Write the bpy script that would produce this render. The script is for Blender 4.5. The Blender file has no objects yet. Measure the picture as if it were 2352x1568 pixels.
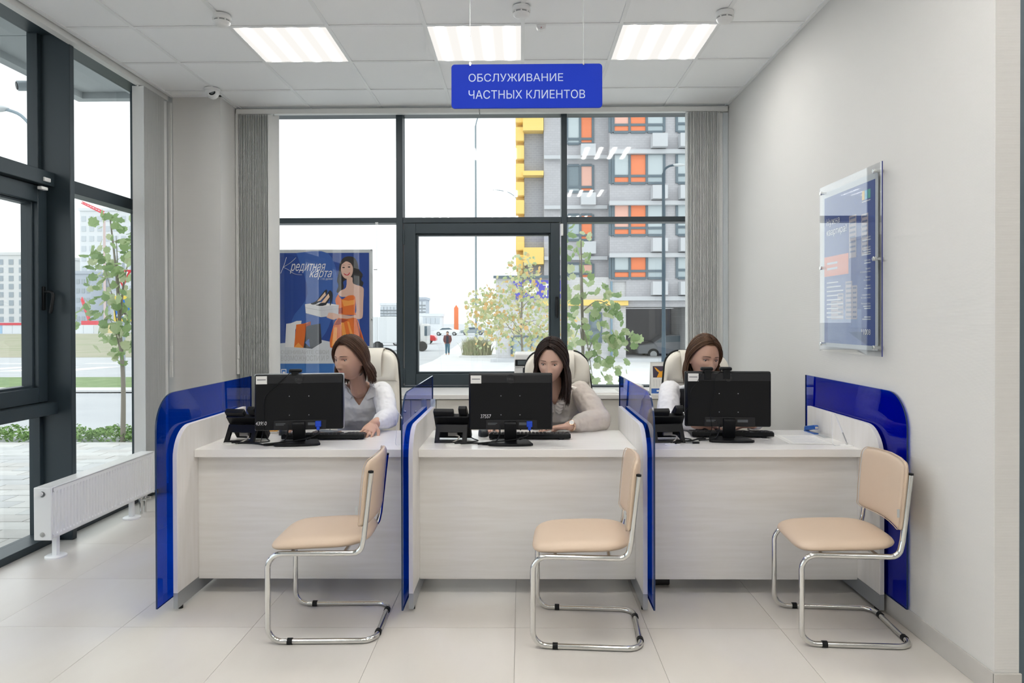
import bpy, bmesh, math, random
import numpy as np
from mathutils import Vector, Matrix, Euler
R = math.radians
rnd = random.Random(7)
S = bpy.context.scene
COL = S.collection

# ------------------------------------------------------------------ camera, sky, exposure
cam_d = bpy.data.cameras.new('camera')
cam = bpy.data.objects.new('camera', cam_d); COL.objects.link(cam)
cam.location = (0, 0, 1.397)
F_PX = 1619.3
cam_d.sensor_width = 36.0; cam_d.lens = F_PX / 2352 * 36
cam_d.shift_x = -1.5 / 2352; cam_d.shift_y = -37.4 / 2352
cam_d.clip_start = .05; cam_d.clip_end = 1500
yaw, pit, rol = .0122, .0065, -.0026
cam.matrix_world = (Matrix.Translation(cam.location) @ Matrix.Rotation(yaw, 4, 'Z')
                    @ Matrix.Rotation(math.pi/2 - pit, 4, 'X') @ Matrix.Rotation(rol, 4, 'Z'))
S.camera = cam
W = bpy.data.worlds.new('overcast_sky'); S.world = W; W.use_nodes = True
bg = W.node_tree.nodes['Background']
bg.inputs[0].default_value = (.94, .97, 1.0, 1); bg.inputs[1].default_value = 1.18
S.view_settings.view_transform = 'Standard'; S.view_settings.look = 'None'
S.view_settings.gamma = 1; S.view_settings.use_curve_mapping = False
S.view_settings.exposure = .70
S.cycles.max_bounces = 9; S.cycles.transparent_max_bounces = 12; S.cycles.caustics_reflective = False; S.cycles.caustics_refractive = False
LAMP = 38.0

# ------------------------------------------------------------------ materials
MATS = {}
def mat(name, col, rough=.5, metal=0, spec=.5, bump=None, vary=None, **kw):
    """bump=(kind, scale, strength); vary=(scale, colour2, stretch)"""
    if name in MATS: return MATS[name]
    m = bpy.data.materials.new(name); MATS[name] = m; m.use_nodes = True
    nt = m.node_tree; b = nt.nodes['Principled BSDF']
    b.inputs['Base Color'].default_value = (*col, 1); b.inputs['Roughness'].default_value = rough
    b.inputs['Metallic'].default_value = metal; b.inputs['Specular IOR Level'].default_value = spec
    for k, v in kw.items(): b.inputs[k.replace('_', ' ')].default_value = v
    if bump or vary:
        tc = nt.nodes.new('ShaderNodeTexCoord')
    if vary:
        sc, c2, st = vary
        mp = nt.nodes.new('ShaderNodeMapping'); mp.inputs['Scale'].default_value = st
        nt.links.new(tc.outputs['Object'], mp.inputs[0])
        n = nt.nodes.new('ShaderNodeTexNoise'); n.inputs['Scale'].default_value = sc; n.inputs['Detail'].default_value = 6
        nt.links.new(mp.outputs[0], n.inputs['Vector'])
        r = nt.nodes.new('ShaderNodeValToRGB'); r.color_ramp.elements[0].position = .35; r.color_ramp.elements[1].position = .68
        r.color_ramp.elements[0].color = (*col, 1); r.color_ramp.elements[1].color = (*c2, 1)
        nt.links.new(n.outputs[0], r.inputs[0]); nt.links.new(r.outputs[0], b.inputs['Base Color'])
    if bump:
        kind, sc, st = bump
        if kind == 'noise':
            n = nt.nodes.new('ShaderNodeTexNoise'); n.inputs['Scale'].default_value = sc; n.inputs['Detail'].default_value = 4
        else:
            n = nt.nodes.new('ShaderNodeTexWave'); n.inputs['Scale'].default_value = sc; n.bands_direction = kind
            n.inputs['Distortion'].default_value = .4; n.inputs['Detail Scale'].default_value = 3
        nt.links.new(tc.outputs['Object'], n.inputs['Vector'])
        bp = nt.nodes.new('ShaderNodeBump'); bp.inputs['Strength'].default_value = st; bp.inputs['Distance'].default_value = .002
        nt.links.new(n.outputs[0 if kind == 'noise' else 1], bp.inputs['Height']); nt.links.new(bp.outputs[0], b.inputs['Normal'])
    return m
def glassmat(name, tint, refl=1.0, ior=1.5, rough=0.0):
    """thin sheet: what passes through is tinted, the rest mirrors by Fresnel"""
    m = bpy.data.materials.new(name); MATS[name] = m; m.use_nodes = True; nt = m.node_tree; nt.nodes.clear()
    o = nt.nodes.new('ShaderNodeOutputMaterial'); mx = nt.nodes.new('ShaderNodeMixShader')
    t = nt.nodes.new('ShaderNodeBsdfTransparent'); t.inputs[0].default_value = (*tint, 1)
    g = nt.nodes.new('ShaderNodeBsdfGlossy'); g.inputs['Roughness'].default_value = rough; g.inputs[0].default_value = (refl, refl, refl, 1)
    lw = nt.nodes.new('ShaderNodeLayerWeight'); lw.inputs[0].default_value = .5
    pw = nt.nodes.new('ShaderNodeMath'); pw.operation = 'POWER'; pw.inputs[1].default_value = 5
    f = nt.nodes.new('ShaderNodeMapRange'); f0 = ((ior-1)/(ior+1))**2; f.inputs['To Min'].default_value = f0
    nt.links.new(lw.outputs['Facing'], pw.inputs[0]); nt.links.new(pw.outputs[0], f.inputs['Value'])
    nt.links.new(f.outputs[0], mx.inputs[0]); nt.links.new(t.outputs[0], mx.inputs[1]); nt.links.new(g.outputs[0], mx.inputs[2])
    nt.links.new(mx.outputs[0], o.inputs[0]); return m

# ------------------------------------------------------------------ mesh builder
class MB:
    def __init__(s): s.v = []; s.f = []
    def add(s, vs, fs):
        o = len(s.v); s.v += [tuple(v) for v in vs]; s.f += [tuple(o + i for i in f) for f in fs]; return s
    def box(s, a, b):
        x0, y0, z0 = a; x1, y1, z1 = b
        return s.add([(x0,y0,z0),(x1,y0,z0),(x1,y1,z0),(x0,y1,z0),(x0,y0,z1),(x1,y0,z1),(x1,y1,z1),(x0,y1,z1)],
                     [(0,3,2,1),(4,5,6,7),(0,1,5,4),(1,2,6,5),(2,3,7,6),(3,0,4,7)])
    def prism(s, pts, axis, lo, hi):
        """outline pts (a,b) swept along axis 'x','y','z'"""
        n = len(pts)
        def P(a, b, c): return {'x': (c, a, b), 'y': (a, c, b), 'z': (a, b, c)}[axis]
        vs = [P(a, b, lo) for a, b in pts] + [P(a, b, hi) for a, b in pts]
        fs = [tuple(range(n)), tuple(range(2*n-1, n-1, -1))] + [(i, i+n, (i+1) % n + n, (i+1) % n) for i in range(n)]
        return s.add(vs, fs)
    def tube(s, path, r, n=10, caps=True, closed=False, flat=1.0):
        path = [Vector(p) for p in path]; k = len(path)
        rs = r if isinstance(r, (list, tuple)) else [r]*k
        T = []
        for i in range(k):
            a = path[(i-1) % k] if (closed or i > 0) else path[i]; b = path[(i+1) % k] if (closed or i < k-1) else path[i]
            t = (b-a); T.append(t.normalized() if t.length > 1e-9 else Vector((0,0,1)))
        up = Vector((0,0,1)) if abs(T[0].z) < .9 else Vector((1,0,0))
        nrm = (up - T[0]*up.dot(T[0])).normalized(); vs = []
        for i in range(k):
            nrm = (nrm - T[i]*nrm.dot(T[i]))
            nrm = nrm.normalized() if nrm.length > 1e-6 else T[i].orthogonal().normalized()
            bn = T[i].cross(nrm)
            for j in range(n):
                a = 2*math.pi*j/n; vs.append(path[i] + (nrm*math.cos(a)*flat + bn*math.sin(a))*rs[i])
        fs = []
        for i in range(k if closed else k-1):
            i2 = (i+1) % k
            for j in range(n): fs.append((i*n+j, i*n+(j+1) % n, i2*n+(j+1) % n, i2*n+j))
        if caps and not closed: fs += [tuple(range(n-1, -1, -1)), tuple((k-1)*n+j for j in range(n))]
        return s.add(vs, fs)
    def cyl(s, a, b, r, n=16): return s.tube([a, b], r, n)
    def lathe(s, prof, c=(0,0,0), n=24, axis='z'):
        vs = []; k = len(prof)
        for r, h in prof:
            for j in range(n):
                a = 2*math.pi*j/n; u, w = r*math.cos(a), r*math.sin(a)
                q = {'z': (u, w, h), 'y': (u, h, -w), 'x': (h, u, w)}[axis]
                vs.append((c[0]+q[0], c[1]+q[1], c[2]+q[2]))
        fs = [(i*n+j, i*n+(j+1) % n, (i+1)*n+(j+1) % n, (i+1)*n+j) for i in range(k-1) for j in range(n)]
        fs += [tuple(range(n-1, -1, -1)), tuple((k-1)*n+j for j in range(n))]
        return s.add(vs, fs)
    def ball(s, c, r, n=16, m=10):
        r = r if isinstance(r, (tuple, list)) else (r, r, r); vs = []; fs = []
        for i in range(m+1):
            t = math.pi*i/m
            for j in range(n):
                a = 2*math.pi*j/n
                vs.append((c[0]+r[0]*math.sin(t)*math.cos(a), c[1]+r[1]*math.sin(t)*math.sin(a), c[2]+r[2]*math.cos(t)))
        for i in range(m):
            for j in range(n): fs.append((i*n+j, (i+1)*n+j, (i+1)*n+(j+1) % n, i*n+(j+1) % n))
        return s.add(vs, fs)
    def loft(s, rings, closed=True, caps=True):
        n = len(rings[0]); vs = [p for r in rings for p in r]; k = len(rings); fs = []
        m = n if closed else n-1
        for i in range(k-1):
            for j in range(m): fs.append((i*n+j, i*n+(j+1) % n, (i+1)*n+(j+1) % n, (i+1)*n+j))
        if caps and closed: fs += [tuple(range(n-1, -1, -1)), tuple((k-1)*n+j for j in range(n))]
        return s.add(vs, fs)
    def tf(s, M):
        s.v = [tuple(M @ Vector(p)) for p in s.v]; return s
    def mesh(s, name, smooth=None):
        me = bpy.data.meshes.new(name); me.from_pydata(s.v, [], s.f); me.validate()
        bm = bmesh.new(); bm.from_mesh(me); bmesh.ops.recalc_face_normals(bm, faces=bm.faces); bm.to_mesh(me); bm.free()
        if smooth is not None:
            me.shade_smooth()
            if smooth < 180: me.set_sharp_from_angle(angle=R(smooth))
        return me
    def build(s, name, m, parent=None, smooth=40, world=True, bevel=0, kind=None, label=None, seg=2):
        if world and parent is not None:
            o = parent.location; s.v = [(a-o[0], b-o[1], c-o[2]) for a, b, c in s.v]
        return obj(name, s.mesh(name, smooth), m, parent, bevel, kind, label, seg)
def obj(name, me, m, parent=None, bevel=0, kind=None, label=None, seg=2):
    ob = bpy.data.objects.new(name, me); COL.objects.link(ob)
    if m is not None:
        me.materials.clear(); me.materials.append(m)
    if parent is not None: ob.parent = parent
    if bevel:
        b = ob.modifiers.new('bevel', 'BEVEL'); b.width = bevel; b.segments = seg; b.limit_method = 'ANGLE'; b.angle_limit = R(40)
    if kind: ob['kind'] = kind
    if label: ob['label'] = label
    return ob
def tag(o, label=None, cat=None, group=None, kind=None):
    if label: o['label'] = label
    if cat: o['category'] = cat
    if group: o['group'] = group
    if kind: o['kind'] = kind
    return o
def empty(name, loc=(0,0,0), label=None, cat=None, group=None, kind=None, rz=0):
    o = bpy.data.objects.new(name, None); COL.objects.link(o); o.location = loc; o.rotation_euler = (0,0,rz)
    return tag(o, label, cat, group, kind)
def link(name, me, parent, loc=(0,0,0), rot=(0,0,0), sc=(1,1,1), m=None):
    o = bpy.data.objects.new(name, me); COL.objects.link(o); o.parent = parent
    o.location = loc; o.rotation_euler = rot; o.scale = sc; return o
def copy_tree(o, parent=None):
    c = o.copy(); COL.objects.link(c); c.parent = parent
    for ch in list(o.children): copy_tree(ch, c)
    return c
def text_mesh(body, size, depth=0, shear=0, bold=0, align='LEFT', spacing=1.0, width=1.0, line=1.0):
    """flat lettering; glyph outlines may cross themselves, so they are filled by winding number"""
    from mathutils.geometry import interpolate_bezier, delaunay_2d_cdt
    cu = bpy.data.curves.new('t', 'FONT'); cu.body = body; cu.size = size; cu.shear = shear
    cu.align_x = align; cu.space_character = spacing; cu.space_line = line
    t = bpy.data.objects.new('t', cu); COL.objects.link(t)
    dg = bpy.context.evaluated_depsgraph_get(); ev = t.evaluated_get(dg); cv = ev.to_curve(dg); loops = []
    for sp in cv.splines:
        bp = sp.bezier_points; P = []
        for i in range(len(bp)):
            p, q = bp[i], bp[(i+1) % len(bp)]
            straight = (p.handle_right-p.co).length < 1e-7 and (q.handle_left-q.co).length < 1e-7
            P += [v.xy for v in (interpolate_bezier(p.co, p.handle_right, q.handle_left, q.co, 6)[:-1] if not straight else [p.co])]
        if len(P) > 2: loops.append(P)
    ev.to_curve_clear(); bpy.data.objects.remove(t); bpy.data.curves.remove(cu)
    V, Ed = [], []
    for L in loops:
        o = len(V); V += [Vector(p) for p in L]; Ed += [(o+i, o+(i+1) % len(L)) for i in range(len(L))]
    vo, eo, fo, *_ = delaunay_2d_cdt(V, Ed, [], 0, 1e-6*size)
    A = np.array([V[i] for i, j in Ed]); B = np.array([V[j] for i, j in Ed]); keep = []
    for f in fo:
        c = sum((vo[i] for i in f), Vector((0,0)))/len(f)
        up = (A[:,1] <= c.y) & (B[:,1] > c.y); dn = (A[:,1] > c.y) & (B[:,1] <= c.y)
        cr = (B[:,0]-A[:,0])*(c.y-A[:,1])-(c.x-A[:,0])*(B[:,1]-A[:,1])
        if int((up & (cr > 0)).sum())-int((dn & (cr < 0)).sum()) != 0: keep.append(tuple(f))
    me = bpy.data.meshes.new('lettering'); me.from_pydata([(v.x*width, v.y, 0) for v in vo], [], keep); me.validate(); return me
def put_text(name, body, size, m, parent, loc, facing='cam', **kw):
    """facing 'cam': readable from -Y; 'left': readable from -X (on a wall at +X)"""
    me = text_mesh(body, size, **kw)
    rot = {'cam': Matrix.Rotation(R(90), 4, 'X'), 'left': Matrix.Rotation(R(-90), 4, 'Z') @ Matrix.Rotation(R(90), 4, 'X')}[facing]
    me.transform(rot)
    o = obj(name, me, m, parent); p = parent.location if parent else Vector((0,0,0))
    o.location = Vector(loc) - Vector(p); return o
def applied(ob, name):
    """mesh of ob with its modifiers applied; ob is removed"""
    dg = bpy.context.evaluated_depsgraph_get(); me = bpy.data.meshes.new_from_object(ob.evaluated_get(dg)); me.name = name
    bpy.data.objects.remove(ob); return me
def arc(c, r, a0, a1, n): return [(c[0]+r*math.cos(R(a0+(a1-a0)*i/n)), c[1]+r*math.sin(R(a0+(a1-a0)*i/n))) for i in range(n+1)]
def rrect(x0, y0, x1, y1, r, n=5):
    return arc((x1-r, y0+r), r, -90, 0, n)+arc((x1-r, y1-r), r, 0, 90, n)+arc((x0+r, y1-r), r, 90, 180, n)+arc((x0+r, y0+r), r, 180, 270, n)
def smooth_path(pts, n=6):
    """Catmull-Rom through pts"""
    P = [Vector(p) for p in pts]; out = []
    for i in range(len(P)-1):
        p0, p1, p2, p3 = P[max(i-1,0)], P[i], P[i+1], P[min(i+2,len(P)-1)]
        for k in range(n):
            t = k/n; out.append(.5*((2*p1)+(p2-p0)*t+(2*p0-5*p1+4*p2-p3)*t*t+(3*p1-p0-3*p2+p3)*t**3))
    return out+[P[-1]]

M = lambda *a, **k: mat(*a, **k)
white = M('white_paint', (.82,.82,.81), .45)
# ------------------------------------------------------------------ materials of the room
tile_m = M('floor_tile', (.72,.69,.645), .32, vary=(2.2, (.66,.62,.57), (1,.45,1)), spec=.45)
grout = M('grout', (.42,.40,.37), .8)
ceil_m = M('ceiling_tile', (.93,.94,.945), .85, bump=('noise', 300, .12))
gridm = M('grid_metal', (.86,.87,.87), .5)
wallm = M('wallpaper', (.67,.66,.64), .75, bump=('Z', 55, .14))
skirt = M('skirting_tile', (.58,.56,.53), .45, vary=(5, (.52,.50,.47), (1,1,1)))
frame_m = M('anthracite_frame', (.024,.038,.047), .42, spec=.5)
glass = glassmat('window_glass', (.95,.975,.97))
alu = M('aluminium', (.60,.62,.63), .35, metal=.8)
black = M('black_plastic', (.006,.007,.008), .45, spec=.25)

# ------------------------------------------------------------------ floor
CH = 3.202
T = .6; FX0, FY0 = -.0314, 3.1968
floor = MB().box((-3.0,-4,-.12),(4.2,6.2,-.004)).build('floor', grout, kind='structure')
t_me = MB().box((-.2992,-.2992,-.0035),(.2992,.2992,0)).mesh('tile'); t_me.materials.append(tile_m)
for i in range(-5, 7):
    for j in range(-12, 6):
        cx, cy = FX0+(i+.5)*T, FY0+(j+.5)*T
        x0, x1 = max(cx-.3, -2.965), min(cx+.3, 4.2); y0, y1 = cy-.3, min(cy+.3, 6.2)
        if x1-x0 < .02: continue
        o = link('tile', t_me, floor, ((x0+x1)/2, (y0+y1)/2, 0), sc=((x1-x0)/T, (y1-y0)/T, 1))
# ------------------------------------------------------------------ ceiling: grid bars and lay-in tiles
CX0, CY0 = .0144, 4.3195
ceiling = MB().box((-2.80,-4,CH+.25),(4.2,6.02,CH+.35)).build('ceiling', ceil_m, kind='structure')
c_me = MB().box((-.2955,-.2955,0),(.2955,.2955,.012)).mesh('ceiling_tile'); c_me.materials.append(ceil_m)
lights = [(i, j) for j in (-8, -4, 0) for i in (-3, -1, 1, 4, 6) if not (j == 0 and i > 1)]
CXL, CXR = -2.80, 4.2
for i in range(-5, 8):
    for j in range(-14, 3):
        cx, cy = CX0+(i+.5)*T, CY0+(j+.5)*T
        xr = 1.745 if cy > 2.6 else CXR
        x0, x1 = max(cx-.3, CXL), min(cx+.3, xr); y0, y1 = max(cy-.3, -4), min(cy+.3, 6.0)
        if x1-x0 < .04 or y1-y0 < .04 or (i, j) in lights: continue
        link('ceiling_tile', c_me, ceiling, ((x0+x1)/2, (y0+y1)/2, CH+.006), sc=((x1-x0)/T, (y1-y0)/T, 1))
for i in range(-4, 8):
    x = CX0+i*T; y1 = 6.0 if x < 1.745 else 2.6
    MB().box((x-.012,-4,CH),(x+.012,y1,CH+.005)).build('grid_bar', gridm, ceiling)
for j in range(-13, 4):
    y = CY0+j*T
    if y < 6.0: MB().box((CXL,y-.012,CH+.0003),(1.745 if y > 2.6 else CXR,y+.012,CH+.005)).build('grid_bar', gridm, ceiling)
MB().box((1.722,2.618,CH-.003),(1.745,6.0,CH+.022)).build('edge_trim', gridm, ceiling)
MB().box((-2.42,5.63,CH-.003),(-2.40,5.98,CH+.022)).box((-2.80,5.63,CH-.003),(-2.40,5.65,CH+.022)).build('edge_trim', gridm, ceiling)
MB().box((-2.80,5.985,CH-.004),(1.745,6.03,CH+.03)).build('edge_trim', white, ceiling)
MB().box((-2.815,-4,CH-.004),(-2.79,5.65,CH+.14)).build('edge_trim', white, ceiling)
# ------------------------------------------------------------------ walls
MB().box((1.745,2.618,0),(1.835,6.3,CH+.3)).build('wall_right', wallm, kind='structure')
base = MB().box((1.7385,2.611,0),(1.746,6.2,.092)).box((1.7385,2.609,0),(1.84,2.6175,.092)).build('baseboard_right', skirt, kind='structure', bevel=.002)
MB().box((-2.80,5.65,0),(-2.415,6.2,CH+.3)).build('wall_corner', wallm, kind='structure')
MB().box((-3.12,5.71,0),(-2.80,6.2,CH+.3)).build('wall_corner_outer', wallm, kind='structure')
MB().box((-2.42,6.02,0),(1.745,6.2,.80)).build('wall_back', wallm, kind='structure')
MB().box((-3.2,-4.2,0),(4.3,-4,CH+.3)).build('wall_front', wallm, kind='structure')
MB().box((4.2,-4,0),(4.3,6.2,CH+.3)).build('wall_far_right', wallm, kind='structure')
MB().box((1.846,2.66,0),(1.93,2.78,CH)).build('trim_1', M('slate_frame', (.09,.13,.16), .5), kind='structure', bevel=.004)
MB().box((1.835,6.1,0),(4.2,6.3,CH+.3)).build('wall_back_right', wallm, kind='structure')
# ------------------------------------------------------------------ back window (window_1)
w1 = empty('window_1', (-.36,6.1,.8), kind='structure')
Y0, Y1 = 6.03, 6.17
for xa, xb in ((-2.415,-2.36),(-1.069,-1.014),(.345,.394),(1.68,1.745)):
    MB().box((xa,Y0,.80),(xb,Y1,CH+.02)).build('mullion', frame_m, w1, bevel=.003)
bays = [(-2.36,-1.069),(-1.014,.345),(.394,1.68)]
for xa, xb in bays:
    MB().box((xa,Y0+.01,2.238),(xb,Y1,2.283)).build('transom', frame_m, w1, bevel=.002)
    MB().box((xa,Y0+.01,3.165),(xb,Y1,CH+.02)).build('header', frame_m, w1, bevel=.002)
    MB().box((xa,Y0+.01,.80),(xb,Y1,.838)).build('bottom_rail', frame_m, w1, bevel=.002)
    MB().box((xa,6.138,2.283),(xb,6.142,3.165)).build('pane', glass, w1)
    if xa != -1.014: MB().box((xa,6.138,.838),(xb,6.142,2.238)).build('pane', glass, w1)
xa, xb = bays[1]
sash = MB()
def ring(mb, axis, o, i, lo, hi):
    """rectangular frame: outer o=(a0,b0,a1,b1), inner i, swept lo..hi"""
    (a0,b0,a1,b1), (c0,d0,c1,d1) = o, i
    for p in ((a0,b0,c0,b1),(c1,b0,a1,b1),(c0,b0,c1,d0),(c0,d1,c1,b1)):
        q0, q1 = (p[0],p[1]), (p[2],p[3])
        A = {'y': ((q0[0],lo,q0[1]),(q1[0],hi,q1[1])), 'x': ((lo,q0[0],q0[1]),(hi,q1[0],q1[1]))}[axis]; mb.box(*A)
ring(sash, 'y', (xa+.012,.845,xb-.012,2.232), (-.905,.942,.253,2.145), 6.035, 6.13)
so = sash.build('sash_frame', frame_m, w1, bevel=.004)
b = MB(); ring(b, 'y', (-.905,.942,.253,2.145), (-.888,.958,.237,2.128), 6.06, 6.13); b.build('glazing_bead', frame_m, w1, bevel=.003)
MB().box((-.89,6.098,.955),(.24,6.102,2.13)).build('pane', glass, w1)
h = MB().box((.292,6.022,1.43),(.318,6.036,1.60)).build('window_handle', black, w1, bevel=.005)
MB().tube(smooth_path([(.305,6.03,1.575),(.305,5.995,1.57),(.305,5.985,1.54),(.305,5.985,1.42)],5), [.009]*16, 10).build('lever', black, h, world=False).location = (0,0,0)
h.children[0].data.transform(Matrix.Translation(-Vector(w1.location)))
for z in (2.12,): MB().cyl((.350,6.02,z),(.350,6.02,z+.10),.011).build('hinge', white, w1)
for z in (.86, 2.05): MB().box((-1.012,6.028,z),(-.998,6.036,z+.13)).build('hinge', frame_m, w1, bevel=.002)
MB().box((-2.36,5.99,.80),(1.68,6.045,.815)).build('sill', white, w1, bevel=.003)
# ------------------------------------------------------------------ left window wall (window_2)
w2 = empty('window_2', (-3.05,4.2,0), kind='structure')
gx = -3.10
mulls = [5.635, 4.4925, 2.65, 1.3, -.05, -1.4, -2.75]
for k, y in enumerate(mulls):
    if k == 0: MB().box((-3.12,5.60,0),(-2.97,5.71,3.30)).build('mullion', frame_m, w2, bevel=.004)
    else: MB().box((-3.08,y-.0225,0),(-2.875,y+.0225,3.235)).build('mullion', frame_m, w2, bevel=.004)
    if k and k < 3: MB().box((-3.13,y-.055,0),(-3.06,y+.055,3.30)).build('outer_post', frame_m, w2, bevel=.003)
MB().box((-3.12,-4,3.225),(-2.97,5.71,3.32)).build('header', frame_m, w2, bevel=.003)
MB().box((-3.12,-4,3.32),(-2.79,5.71,3.36)).build('head_lining', white, w2)
MB().box((-3.13,-4,0),(-2.965,5.71,.045)).build('base_rail', frame_m, w2, bevel=.003)
MB().box((-3.12,4.515,2.258),(-2.995,5.62,2.342)).build('transom', frame_m, w2, bevel=.003)
MB().box((gx-.002,4.515,2.342),(gx+.002,5.62,3.225)).build('pane', glass, w2)
MB().box((gx-.002,4.515,.045),(gx+.002,5.62,2.258)).build('pane', glass, w2)
for ya, yb, sash_on in ((2.67,4.47,True),(1.32,2.63,False),(-.03,1.28,False),(-1.38,-.07,False),(-2.73,-1.42,False)):
    MB().box((-3.12,ya,2.255),(-2.975,yb,2.345)).build('transom', frame_m, w2, bevel=.003)
    MB().box((gx-.002,ya,2.345),(gx+.002,yb,3.225)).build('pane', glass, w2)
    if sash_on:
        MB().box((-3.12,ya,.81),(-2.965,yb,.885)).build('transom', frame_m, w2, bevel=.003)
        b = MB(); ring(b, 'x', (ya+.02,.89,yb-.01,2.25), (ya+.14,.985,4.375,2.145), -3.11, -3.02); b.build('sash_frame', frame_m, w2, bevel=.004)
        b = MB(); ring(b, 'x', (ya+.12,.965,4.40,2.165), (ya+.16,1.0,4.36,2.13), -3.12, -3.05); b.build('glazing_bead', frame_m, w2, bevel=.003)
        MB().box((gx+.02,ya+.14,.985),(gx+.024,4.375,2.145)).build('pane', glass, w2)
        MB().box((gx-.002,ya,.045),(gx+.002,yb,.81)).build('pane', glass, w2)
        h = MB().box((-3.022,4.405,1.47),(-3.008,4.432,1.62)).build('window_handle', black, w2, bevel=.004)
        l = MB().tube(smooth_path([(-3.012,4.418,1.585),(-2.975,4.418,1.585),(-2.955,4.416,1.565),(-2.957,4.405,1.50),(-2.962,4.40,1.45)],5), [.010]*20+[.007], 10).build('lever', black, h, world=False)
        l.data.transform(Matrix.Translation(-Vector(w2.location)))
        MB().box((-3.0,4.36,2.275),(-2.965,4.42,2.30)).box((-3.0,4.34,2.22),(-2.97,4.40,2.24)).build('hinge', white, w2, bevel=.004)
    else:
        MB().box((gx-.002,ya,.045),(gx+.002,yb,2.255)).build('pane', glass, w2)

# ------------------------------------------------------------------ ceiling lamps
def lamp_material():
    m = bpy.data.materials.new('lamp_diffuser'); m.use_nodes = True; nt = m.node_tree; nt.nodes.clear()
    o = nt.nodes.new('ShaderNodeOutputMaterial'); e = nt.nodes.new('ShaderNodeEmission'); e.inputs[0].default_value = (1,.97,.925,1)
    tc = nt.nodes.new('ShaderNodeTexCoord'); sp = nt.nodes.new('ShaderNodeSeparateXYZ'); nt.links.new(tc.outputs['Object'], sp.inputs[0])
    def mth(op, a, b=None):
        n = nt.nodes.new('ShaderNodeMath'); n.operation = op
        for k, v in enumerate((a, b)):
            if v is None: continue
            if isinstance(v, (int, float)): n.inputs[k].default_value = v
            else: nt.links.new(v, n.inputs[k])
        return n.outputs[0]
    x = mth('MULTIPLY', mth('ADD', sp.outputs[0], .286), 1/.143)       # four tubes across the tray
    d = mth('SUBTRACT', mth('FRACT', x), .5)
    g = mth('POWER', 2.718, mth('MULTIPLY', mth('MULTIPLY', d, d), -80.0))
    ye = mth('MULTIPLY', mth('SUBTRACT', .292, mth('ABSOLUTE', sp.outputs[1])), 16.0)   # tubes end short of the tray ends
    ym = nt.nodes.new('ShaderNodeClamp'); nt.links.new(ye, ym.inputs[0])
    st = mth('ADD', mth('MULTIPLY', mth('MULTIPLY', g, ym.outputs[0]), LAMP), .60)
    nt.links.new(st, e.inputs[1]); nt.links.new(e.outputs[0], o.inputs[0]); return m
lamp_m = lamp_material()
d_me = MB().box((-.292,-.292,0),(.292,.292,.004)).mesh('diffuser'); d_me.materials.append(lamp_m)
b = MB()
for k in (-1, 1):
    b.box((-.298,k*.295-.003,-.001),(.298,k*.295+.003,.06)); b.box((k*.295-.003,-.298,-.001),(k*.295+.003,.298,.06))
b.box((-.298,-.298,.055),(.298,.298,.062))
f_me = b.mesh('housing'); f_me.materials.append(white)
lamp_lab = {(-3,0): 'square lit ceiling lamp nearest the left window wall, beside a smoke detector',
            (-1,0): 'square lit ceiling lamp above the left end of the blue hanging sign',
            (1,0): 'square lit ceiling lamp nearest the right wall'}
for i, j in lights:
    cx, cy = CX0+(i+.5)*T, CY0+(j+.5)*T
    e = empty('ceiling_lamp', (cx,cy,CH+.004), lamp_lab.get((i,j), 'square lit ceiling lamp over the front of the hall, out of the picture'), 'lamp', 'square ceiling lamps')
    link('housing', f_me, e); link('diffuser', d_me, e)
# ================================================================== furniture
lam = M('ash_laminate', (.80,.78,.755), .42, vary=(7, (.76,.735,.70), (5,5,.6)), spec=.4)
lam_h = M('ash_laminate_flat', (.80,.785,.765), .42, vary=(6, (.75,.73,.70), (.5,4,7)), spec=.4)
lam_top = M('ash_laminate_top', (.84,.825,.80), .24, vary=(5, (.81,.79,.765), (.8,6,6)), spec=.5)
plinth_m = M('plinth_metal', (.40,.42,.44), .35, metal=.5)
blue_gl = glassmat('blue_acrylic', (.001,.06,.66), ior=1.32, refl=.75)
blue_edge = M('acrylic_edge', (.01,.03,.10), .15)
chrome = M('chrome', (.72,.72,.70), .12, metal=1)
leather = M('beige_leatherette', (.66,.515,.39), .42, bump=('noise', 420, .12), spec=.45)
def fillet(pts, r, n=6):
    P = [Vector(p) for p in pts]; out = [P[0]]
    for a, b, c in zip(P, P[1:], P[2:]):
        u, v = (a-b).normalized(), (c-b).normalized(); ang = u.angle(v)
        rr = r; d = min(rr/math.tan(ang/2), (a-b).length*.49, (c-b).length*.49); rr = d*math.tan(ang/2)
        ctr = b + (u+v).normalized()*(rr/math.sin(ang/2)); p, q = b+u*d, b+v*d
        e1, e2 = (p-ctr), (q-ctr); tot = e1.angle(e2) if e1.length > 1e-9 else 0
        ax = e1.cross(e2); 
        for k in range(n+1): out.append(ctr + Matrix.Rotation(tot*k/n, 3, ax.normalized()) @ e1 if ax.length > 1e-12 else b.copy())
    return out+[P[-1]]
def pad(outline, T, fn, crown=0.0, rings=(.05,.3,.55,.75,.88,.95,.985,1.0), front=1.0, back=1.0):
    """cushion: outline (a,b) -> fn(a,b,t) gives a point, t is the offset through the thickness"""
    ca = sum(p[0] for p in outline)/len(outline); cb = sum(p[1] for p in outline)/len(outline); L = []
    def prof(s): return max(0.0, 1-max(0,(s-.72)/.28)**2.6)**.6
    for s in rings: L.append([fn(ca+(a-ca)*s, cb+(b-cb)*s, (T/2*prof(s)*front+crown*(1-s*s))) for a, b in outline])
    for s in reversed(rings[:-1]): L.append([fn(ca+(a-ca)*s, cb+(b-cb)*s, -T/2*prof(s)*back) for a, b in outline])
    return MB().loft(L)
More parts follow.
